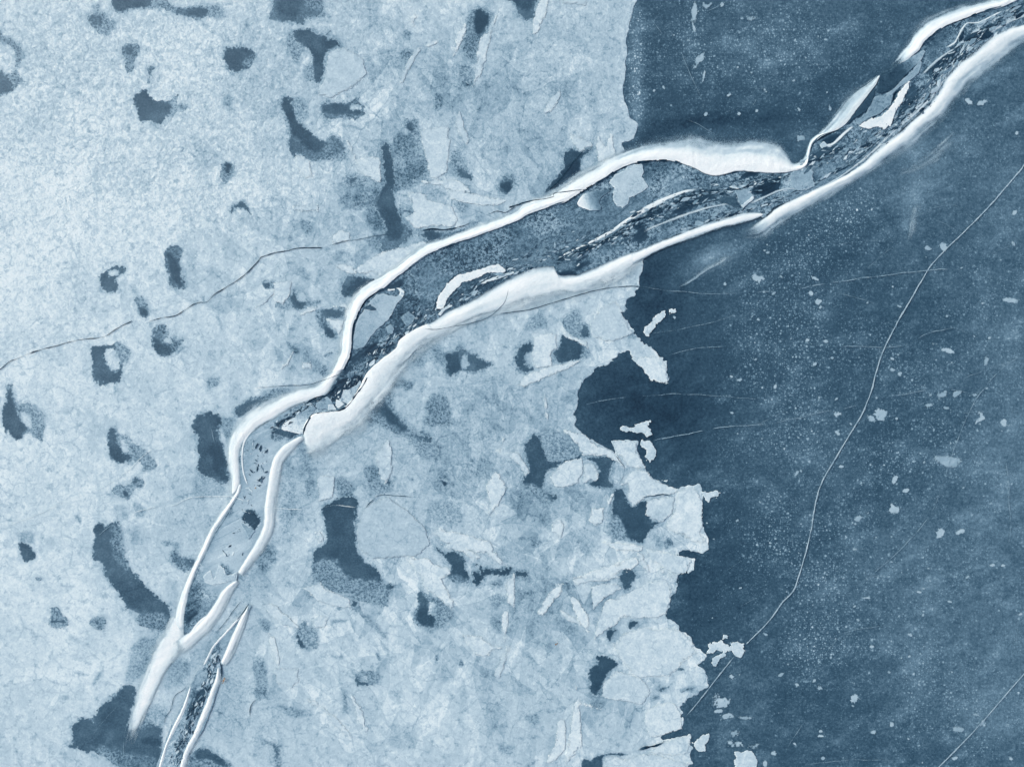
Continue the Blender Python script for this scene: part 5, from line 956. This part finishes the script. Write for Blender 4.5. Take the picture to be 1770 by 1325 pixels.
line("jagged dark crack left of the side lead's lower half", "M 1285,745 1240,800 1180,850 1150,930 1120,990 1100,1080", .8, wob=3, cov=.5, **D_)
line("short dark crack on the left side of the snow fork's tail", "M 1640,190 1560,290 1500,370 1440,430", 1.0, cov=.5, **D_)
line("dark branching crack right of the long white stripe, lower field", "M 1754,870 1720,880 1690,930 1680,1000", 1.3, wob=2.5, cov=.9, **D_)
line("thin dark seam around the star-shaped plate's left arm", "K 700,480 740,530 770,580 760,640 730,690", 1.2, cov=.55, wob=3, var=.9, **D_)
line("thin dark outline of the star-shaped plate's lower right arm", "K 880,780 950,765 1040,758 1120,762", 1.2, cov=.55, wob=3, var=.9, **D_)
line("ragged dark crack under the dark inlet near the bottom right of the sheet", "O 860,1212 920,1195 980,1180 1020,1165 1070,1135", 2.6, wob=2.5, var=1.0, **D_)
line("thin dark arc above the great smooth round plate", "J 770,830 800,800 830,770 900,765 1000,768 1080,780", .9, wob=2.5, cov=.6, **D_)
line("short dark crack linking block cluster and great plate's arc", "J 740,860 775,815 830,772", 1.4, cov=.8, **D_)
for lab, pts, w_, c_ in (  # shade under the bank lips painted as dark strips, among real gaps
 ("painted lip shadow and crack along the upper bank's inner side, left bend", "Z 594,642 600,630 607,607 611,566 617,548 630,522 650,506 663,499", 2.2, 1),
 ("painted lip shadow and crack along the upper bank's straight middle", "Z 663,499 691,476 735,443 773,426 820,410 890,384 949,358 983,347", 1.2, .6),
 ("painted lip shadow and crack under the upper bank where the rounded plate presses in", "Z 975,352 1008,330 1039,313 1072,292 1106,281 1149,278 1175,282", 2.4, 1),
 ("painted lip shadow and crack under the broad drift", "Z 1175,282 1201,292 1226,303 1247,303 1278,296", 1.6, .8),
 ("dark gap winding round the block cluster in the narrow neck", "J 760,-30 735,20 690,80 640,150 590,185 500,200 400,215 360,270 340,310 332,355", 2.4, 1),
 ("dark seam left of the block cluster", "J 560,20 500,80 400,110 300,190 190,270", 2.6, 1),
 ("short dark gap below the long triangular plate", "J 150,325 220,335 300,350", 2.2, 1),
 ("painted lip shadow and crack inside the arched bank, upper right", "Z 1587,90 1592,80 1597,74 1612,60 1628,49 1666,33 1692,23 1730,12", 2.0, .8),
 ("painted lip shadow and crack along the leaf-shaped slab's inner side", "Z 1464,214 1478,194 1495,171 1512,150 1519,135", 1.6, .9),
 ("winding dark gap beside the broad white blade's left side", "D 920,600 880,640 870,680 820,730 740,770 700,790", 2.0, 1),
 ("thin painted lip shadow and crack along the S-shaped seam", "D 310,1040 330,970 400,910 530,875", 1.5, .9),
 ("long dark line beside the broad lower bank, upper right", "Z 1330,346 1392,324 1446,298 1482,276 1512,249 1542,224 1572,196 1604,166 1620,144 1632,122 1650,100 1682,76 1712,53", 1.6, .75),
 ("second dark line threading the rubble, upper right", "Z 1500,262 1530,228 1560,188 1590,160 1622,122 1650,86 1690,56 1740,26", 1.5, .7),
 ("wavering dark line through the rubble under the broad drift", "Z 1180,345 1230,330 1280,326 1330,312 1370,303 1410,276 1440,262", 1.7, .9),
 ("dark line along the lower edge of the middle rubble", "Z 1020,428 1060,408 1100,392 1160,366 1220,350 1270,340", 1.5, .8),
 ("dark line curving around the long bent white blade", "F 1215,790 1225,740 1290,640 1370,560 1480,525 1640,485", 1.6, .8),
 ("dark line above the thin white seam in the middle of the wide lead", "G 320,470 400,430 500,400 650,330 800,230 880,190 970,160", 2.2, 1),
 ("thin painted lip shadow and crack inside the left snow prong", "Z 414,855 388,898 373,921 355,960 339,995 329,1023 322,1054", 1.0, .35),
 ("thin painted lip shadow and crack beside the long white stripe's top", "M 1478,590 1490,650 1495,720", 1.4, .9),
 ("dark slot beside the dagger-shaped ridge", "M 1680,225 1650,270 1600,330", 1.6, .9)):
    line(lab, pts, w_, mat=M_DARK, name="crack_and_lip_shade", cat="crack", cov=c_, var=.7, wob=.9, ends=(.4, .4))
line("main white hairline sweeping down the dark ice from the right edge to the T-shaped island", "Z 1812,232 1790,262 1770,284 1761,297 1728,335 1700,366 1667,400 1635,430 1607,461 1590,489 1571,522 1553,553 1530,597 1515,638 1507,669 1500,690 1489,716 1458,768 1430,814 1417,840 1410,863 1402,911 1394,950 1380,995 1371,1020 1351,1041 1330,1070 1290,1112", 1.8, wob=1.0, ends=(0, .3), var=.35)
line("white hairline continuing from the T-shaped island to the dark inlet", "O 1525,565 1440,670 1340,800 1260,900 1180,990", 1.6, wob=.8, cov=.9)
line("long white hairline cutting the bottom right corner", "P 1830,600 1754,690 1590,880 1450,1040 1330,1170 1190,1310 1140,1370", 1.7, wob=.8, ends=(0, 0), cov=.9)
WH = [("faint hairline rising from a snow fleck down to the lower right", "L 1524,0 1440,100 1370,230 1310,380 1270,480 1230,600 1170,780 1100,920 940,1110 740,1290 640,1380", 1.2, .6),
 ("faint arc through the fleck left of the main hairline", "L -80,300 0,290 100,270 240,240 380,205 520,180 710,135 900,90 1150,50 1300,55 1400,80", 1.2, .6),
 ("faint upright hairline near the right edge", "L 1585,400 1610,480 1640,600 1650,800 1660,980 1640,1110", 1.2, .6),
 ("faint hairline slanting to the bottom edge, right of the snow square", "P 400,740 380,790 280,1000 180,1160 90,1310", 1.2, .6),
 ("hairline crossing the dark ice below the slender rib", "H -60,690 0,680 170,665 400,630 650,590 900,560 1150,530 1360,540 1550,580", 1.4, .7),
 ("faint arched hairline over the dark round bay", "K 460,185 500,160 620,125 760,105 900,92 1050,82 1180,80 1300,85 1500,100 1700,120", 1.3, .5),
 ("pale hairline starting at the hook-shaped island", "K 960,400 1060,372 1200,350 1400,310 1560,295 1754,283", 1.5, .75),
 ("faint hairline right of the main one, waving to the right", "H 480,1055 640,1045 810,1053 970,1030 1100,960 1200,935 1290,925 1400,980", 1.2, .55),
 ("faint hairline near the right edge, mid-height", "H 1490,1320 1560,1240 1670,1150 1754,1105", 1.3, .6),
 ("faint hairline shadowing the previous right-edge one", "H 1300,1290 1450,1220 1600,1170 1690,1130", 1.0, .5),
 ("pale continuation of the fine dark crack over the dark ice", "G 900,642 1000,660 1170,680 1330,690 1560,690", 1.1, .6),
 ("short faint scratch in the upper dark ice", "C 960,130 1000,190 1065,265", .9, .6), ("steep faint scratch ending at a small white fleck", "C 1150,330 1210,480 1290,650 1320,760", 1.0, .55),
 ("faint scratch running onto the broad drift", "C 1180,800 1290,850 1410,925", 1.0, .6), ("short bright scratch near the top edge", "C 1310,90 1400,50 1490,0", 1.0, .6),
 ("pale scratch crossing the left field below the slanting patch", "I 0,985 150,930 330,855 450,800 610,740 700,700 860,600 930,530 1060,420", 1.0, .5),
 ("pale hairline crossing both snow prongs", "I 880,880 1050,840 1180,825 1300,775 1530,770 1640,795 1754,825 J 60,840 150,850 330,855 450,835 560,830 700,845", 1.2, .75),
 ("pair of fine lines across the long dark tongue", "I 650,1045 720,985 800,945", 1.2, .7), ("fine line across the jagged dark rift", "K 140,605 230,595 320,585", 1.1, .6),
 ("faint long scratch over the dark ice beneath the upper islands", "G 940,965 1040,950 1200,920 1380,880 1560,820 1700,790", 1.0, .5), ("faint scratch east of the bright tongue", "G 1060,1110 1200,1070 1340,1050 1480,1045", 1.1, .5),
 ("faint line through the great dark patch", "J 480,835 560,832 700,845", 1.0, .5), ("faint line on the tall dark patch by the bank", "I 1405,265 1430,340 1460,440", 1.1, .6),
 ("fine bright line down the flatiron-shaped patch", "M 890,960 850,1060 835,1160 840,1300", 1.1, .55), ("second fine bright line down the flatiron-shaped patch", "M 800,900 720,990 660,1060 600,1150", .9, .4), ("third fine line beside the flatiron's snowy edge", "M 960,980 920,1040 880,1070 860,1150", .9, .4),
 ("faint straight line above the keyhole-shaped field", "L 1754,190 1600,205 1450,200 1300,210", .9, .5), ("faint cross scratch in the lower right", "P 870,90 760,40 640,90 480,170 430,220", 1.0, .45),
 ("faint scratch bottom centre of the dark ice", "P 640,420 520,440 420,560 370,640", 1.0, .45), ("faint bow-shaped scratch in the lower right", "P 860,700 950,710 1050,760 1000,720", .9, .5), ("faint level scratch near the bottom edge", "P 270,1310 400,1290 600,1275 900,1280", 1.0, .5),
 ("faint scratch at the upper right of the dark ice", "H 1754,310 1650,370 1560,410 1480,460", 1.0, .4), ("faint short scratch near the right edge", "H 1450,890 1445,950", 1.4, .6), ("faint scratch under the broad lower bank", "H 950,200 1050,160 1150,110 1300,100 1400,200", 1.0, .4),
 ("fine scratch left of the easternmost lobe", "K 1380,1320 1500,1240 1600,1180", .9, .4), ("faint long scratch toward the bottom right", "P 500,430 620,400 760,380 900,370", 1.0, .5)]
for lab, pts, w_, c_ in WH: line(lab, pts, w_*.95, cov=c_*.78, wob=1.8, gap=.18, mat=M_PALE if ('left field' in lab or 'snow prongs' in lab) else None)
random.seed(21)
for i in range(34):
    x = random.uniform(1230, 1760); y = random.uniform(380, 1310) if i % 4 else random.uniform(20, 220)
    if y < 380 and x > 1430: x -= 250
    a = random.choice((random.gauss(20, 14), random.gauss(65, 10), random.uniform(-30, 90))); L = random.uniform(30, 120); c = random.uniform(-.25, .25)
    pts = []
    for k in range(4):
        t = k/3-.5; aa = math.radians(a)+c*t
        pts.append("%.1f,%.1f" % (x+L*t*math.cos(aa), y-L*t*math.sin(aa)))
    line("faint short white scratch in the surface of the open dark ice", "Z "+" ".join(pts), .9, name="surface_scratch", cat="scratch", group="faint scratches on the dark ice", cov=random.uniform(.18, .38), gap=.1, wob=.8, z=.012)

# ------------------------------------------------------------------ flecks of wind-blown snow on the dark ice
nfl = 0
def fleck(label, s, rx, ry, ang=0, cov=.9, rag=.55, group=None, name="snow_fleck"):
    global nfl
    nfl += 1; x, y = T(s)[0]; r = max(rx, ry)*1.9+2
    xs = np.arange(x-r, x+r, .8); ys = np.arange(y-r, y+r, .8); X, Y = np.meshgrid(xs, ys)
    a = math.radians(ang); dx, dy = X-x, Y-y
    u = (dx*math.cos(a)-dy*math.sin(a))/rx; v = (dx*math.sin(a)+dy*math.cos(a))/ry
    rag = rag*(.6 if r < 12 or max(rx/ry, ry/rx) > 1.8 else 1)
    f = 1.05-np.sqrt(u*u+v*v)+rag*1.7*fbm(X, Y, max(4, r*.5), 4, 800+nfl)+rag*.5*fbm(X, Y, 2.4, 2, 801+nfl)
    f[0, :] = f[-1, :] = -1; f[:, 0] = f[:, -1] = -1
    o = march(xs, ys, f, .018+.0002*nfl, {"cov": cov*sstep(-.05, .55, f), "thin": np.full(f.shape, .45)}, name, M_FLECK)
    if o: tag(o, label, "snow patch", group)
FL = [("largest snow fleck on the dark ice, a two-part splash right of the main hairline", "L 810,215", 14, 9, 10), ("left arm of the two-part splash touching the main hairline", "L 725,245", 15, 6, -32), ("bright snow fleck just left of the main hairline", "L 480,205", 10, 8, 0),
 ("long flat snow fleck near the right edge, upper half", "H 1640,735", 19, 6, -8), ("snow fleck crossed by the faint rising hairline", "L 1440,75", 8, 7, 0), ("wispy snow fleck left of the crossed one", "L 1215,85", 12, 6, 18), ("narrow wisp between two flecks at the right", "L 1310,75", 8, 5, 40),
 ("squarish snow fleck near the right edge, upper of two", "L 1455,245", 7, 9, 0), ("snow fleck with two horns near the right edge", "L 1625,268", 12, 7, 5), ("small flat wisp below the wispy flecks", "L 1110,155", 7, 3, 5), ("tiny flat wisp right of the small flat one", "L 1235,175", 6, 3, -10),
 ("tiny snow fleck left below the main hairline's fleck", "L 500,340", 5, 5, -40), ("blurred snow cloud east of the crossing scratches", "L 1230,540", 26, 12, -15), ("tiny triangular fleck in the dotted field", "L 890,655", 5, 8, -20), ("little boat-shaped fleck in the dotted field", "L 965,728", 10, 4, 10),
 ("bright splash with a tail below the dotted field", "L 885,852", 9, 7, -10), ("smear left of the bright splash with a tail", "L 650,915", 11, 5, 25), ("snow fleck shaped like a tooth, lower right", "L 1190,1010", 7, 11, -10), ("small winged fleck right of the tooth-shaped one", "L 1330,1002", 9, 5, 15),
 ("left one of two tiny flecks above the lower right field", "L 1540,1230", 5, 3, 0), ("right one of two tiny flecks above the lower right field", "L 1618,1236", 5, 4, 0), ("tiny fleck on a faint scratch, centre right", "L 610,1125", 7, 3, 0),
 ("snow fleck right of the dusting on the dark ice, upper middle", "G 1680,590", 9, 8, 30), ("snow fleck above the crossing hairline, upper middle", "H 345,592", 8, 5, -30), ("small round fleck just under the crossing hairline", "H 322,687", 5, 6, 0), ("slanting fleck below the small round one", "H 372,752", 8, 5, 45),
 ("misty fleck beside the main hairline, upper part", "H 1205,372", 9, 6, -20), ("faint misty smear left of that hairline fleck", "H 1110,382", 9, 4, -10), ("small fleck near the right edge under the corner bank", "H 1688,147", 5, 4, 20), ("flat bright fleck right of the main hairline", "H 1235,1072", 12, 5, -8),
 ("small fleck above the flat bright one", "H 1150,1030", 5, 4, 0), ("compact fleck right beside the main hairline, mid-height", "H 912,1230", 5, 5, 0), ("upright wisp near the right edge, mid-height", "H 1497,1145", 4, 11, -15), ("small fleck left of the main hairline's curve", "H 412,1008", 6, 5, 20), ("tiny fleck left of its small neighbour", "H 292,1005", 4, 4, 0),
 ("small curl-shaped fleck below the corner bank", "D 1375,682", 11, 5, -38), ("right neighbour of the curl-shaped fleck", "D 1465,692", 9, 5, 10), ("small oval fleck at the right edge near the top", "D 1710,895", 4, 7, 30),
 ("long upright streak of snow at the top edge", "C 1250,70", 5, 26, -4), ("tapering tail of the upright streak", "C 1240,175", 3, 12, 15), ("slanting streak of snow below the upright one", "C 1280,405", 6, 17, -35), ("thin tail below the slanting streak", "C 1312,510", 2.5, 14, -10), ("small white fleck at the end of the steep scratch", "C 1325,770", 4, 4, 0), ("tiny triangular white fleck above the broad drift", "C 1550,768", 3, 4, 0),
 ("small bright fleck near the top edge, right of the streak", "C 1440,30", 6, 4, 35), ("faint fleck in the upper dark ice", "C 1632,122", 7, 6, 20), ("faint fleck at the top edge beside the streak", "C 1332,38", 6, 5, 0), ("small wisp left of the leaf-shaped slab", "D 450,735", 3, 6, 0), ("crooked wisp above the linking lip", "D 248,925", 6, 7, -40),
 ("small fleck in the lower right dark field, top", "P 690,186", 7, 3, 0), ("tiny flat fleck in the lower right dark field", "P 1045,146", 7, 2.5, 0), ("small bright fleck in the centre of the lower right field", "P 985,437", 5, 3, -20), ("bright fleck left of that centre one", "P 730,516", 6, 4, 10), ("bright ragged fleck lower in the field", "P 615,862", 6, 8, -20),
 ("flat bright fleck near the bottom, middle", "P 735,1087", 6, 3, 0), ("wispy fleck left of the corner hairline", "P 1312,1070", 9, 5, -10), ("bright fleck sitting on the corner hairline", "P 1468,1030", 8, 6, 20), ("small fleck at the bottom left of the corner hairline", "P 1285,1262", 7, 4, 10), ("small fleck at the left bottom of the lower right field", "P 65,1232", 5, 5, 0),
 ("small smear on the slanting hairline's top", "P 380,795", 5, 5, 0), ("slanting smear at the left of the lower right field", "P 120,700", 7, 3, 35), ("tiny fleck above the slanting hairline", "P 222,772", 4, 3, 0), ("small flat fleck at the right edge, lower part", "P 1730,292", 5, 3, 0), ("tiny wisp above the corner hairline", "P 1430,972", 7, 3, -15), ("small fleck at the bottom right corner", "P 1668,1266", 6, 4, 0), ("small upright fleck above the bottom middle", "P 862,1036", 4, 5, 0), ("tiny flat fleck left of the bottom middle", "P 382,1115", 6, 2.5, 0), ("small fleck at the very bottom left of the dark field", "P 10,1300", 4, 6, 0),
 ("streaky snow patch below the T-shaped island", "O 1430,880", 15, 11, 0), ("small streak left below the streaky patch", "O 1410,945", 10, 4, 0), ("small round streaky patch right of the sheet's edge", "O 1465,982", 8, 5, 0), ("flat smear right of the round streaky patch", "O 1605,992", 12, 4, 0), ("pale fleck right of the broken eastern pans", "O 1498,712", 5, 6, 0), ("small flat smear above the snow square", "O 1520,1100", 8, 5, 0),
 ("streaky snow block just above the snow square", "O 1545,1165", 14, 9, 0), ("faint smear right of the streaky block", "O 1648,1175", 7, 5, 0), ("small fleck near the snow square's right side", "O 1725,1305", 4, 5, 0), ("tiny fleck cluster right of the tiny round island", "G 1455,626", 4, 3, 0), ("fleck left of the crossing scratch, right of islands", "G 1682,872", 5, 4, -20), ("small flat fleck beside the bright tongue, right", "G 1545,1272", 6, 3, 0), ("tiny white crumbs under the tiny round island", "G 1110,852", 4, 3, 0)]
for l, s, rx, ry, a in FL:
    if "cloud" in l or "smear" in l or "faint" in l or "wisp" in l: fleck(l, s, rx*.9, ry*.85, a, .55, 1.0)
    else: fleck(l, s, rx*.85, ry*.82, a, .85, 1.0)
plate("squarish snow slab on the dark ice at the bottom edge", "O 1522,1222 1640,1212 1668,1290 1662,1400 1518,1400", -.04, rag=2.2, name="snow_slab", cat="snow slab")
random.seed(5)
for i in range(110):                                   # small crumbs of frost on the dark ice
    x = random.uniform(1215, 1765); y = random.uniform(400, 1320)
    if i % 6 == 0: x = random.uniform(1110, 1450); y = random.uniform(5, 200)
    r = random.uniform(1.2, 2.8)
    fleck("tiny crumb of frost on the open dark ice", "Z %.1f,%.1f" % (x, y), r*random.uniform(1, 1.9), r, random.uniform(-60, 60), random.uniform(.5, .85), .7, "tiny frost crumbs on the dark ice", "frost_crumb")

# ------------------------------------------------------------------ rusty stains
g = G("rust"); M_RUST = None
p = g.n("ShaderNodeBsdfPrincipled"); cr = g.n("ShaderNodeValToRGB"); cr.color_ramp.elements[0].color = (.16, .07, .02, 1); cr.color_ramp.elements[1].color = (.45, .27, .12, 1)
g._in(cr.inputs[0], g.noise(8, 3, .7)); g.t.links.new(cr.outputs[0], p.inputs["Base Color"]); g._in(p.inputs["Alpha"], g.mul(g.attr("cov"), g.rng(g.noise(9, 3, .7), .35, .6)))
o_ = g.n("ShaderNodeOutputMaterial"); g.t.links.new(p.outputs[0], o_.inputs[0]); M_RUST = g.m
def stain(label, s, rx, ry, ang):
    global nfl
    nfl += 1; x, y = T(s)[0]; r = max(rx, ry)*1.8+2
    xs = np.arange(x-r, x+r, .6); ys = np.arange(y-r, y+r, .6); X, Y = np.meshgrid(xs, ys); a = math.radians(ang)
    u = ((X-x)*math.cos(a)-(Y-y)*math.sin(a))/rx; v = ((X-x)*math.sin(a)+(Y-y)*math.cos(a))/ry
    f = 1-np.hypot(u, v)+.6*fbm(X, Y, 3, 3, 900+nfl); f[0, :] = f[-1, :] = -1; f[:, 0] = f[:, -1] = -1
    o = march(xs, ys, f, .2, {"cov": sstep(0, .5, f)}, "rust_stain", M_RUST); tag(o, label, "stain")
stain("faint orange stain right of the long white stripe's top", "M 1510,738", 6, 2.2, 60)
stain("tiny rust-brown speck in the pale lower lead", "I 1725,712", 2, 2, 0)
stain("tiny brown stain in the pale field west of the promontory", "O 318,492", 3.5, 2, 40)
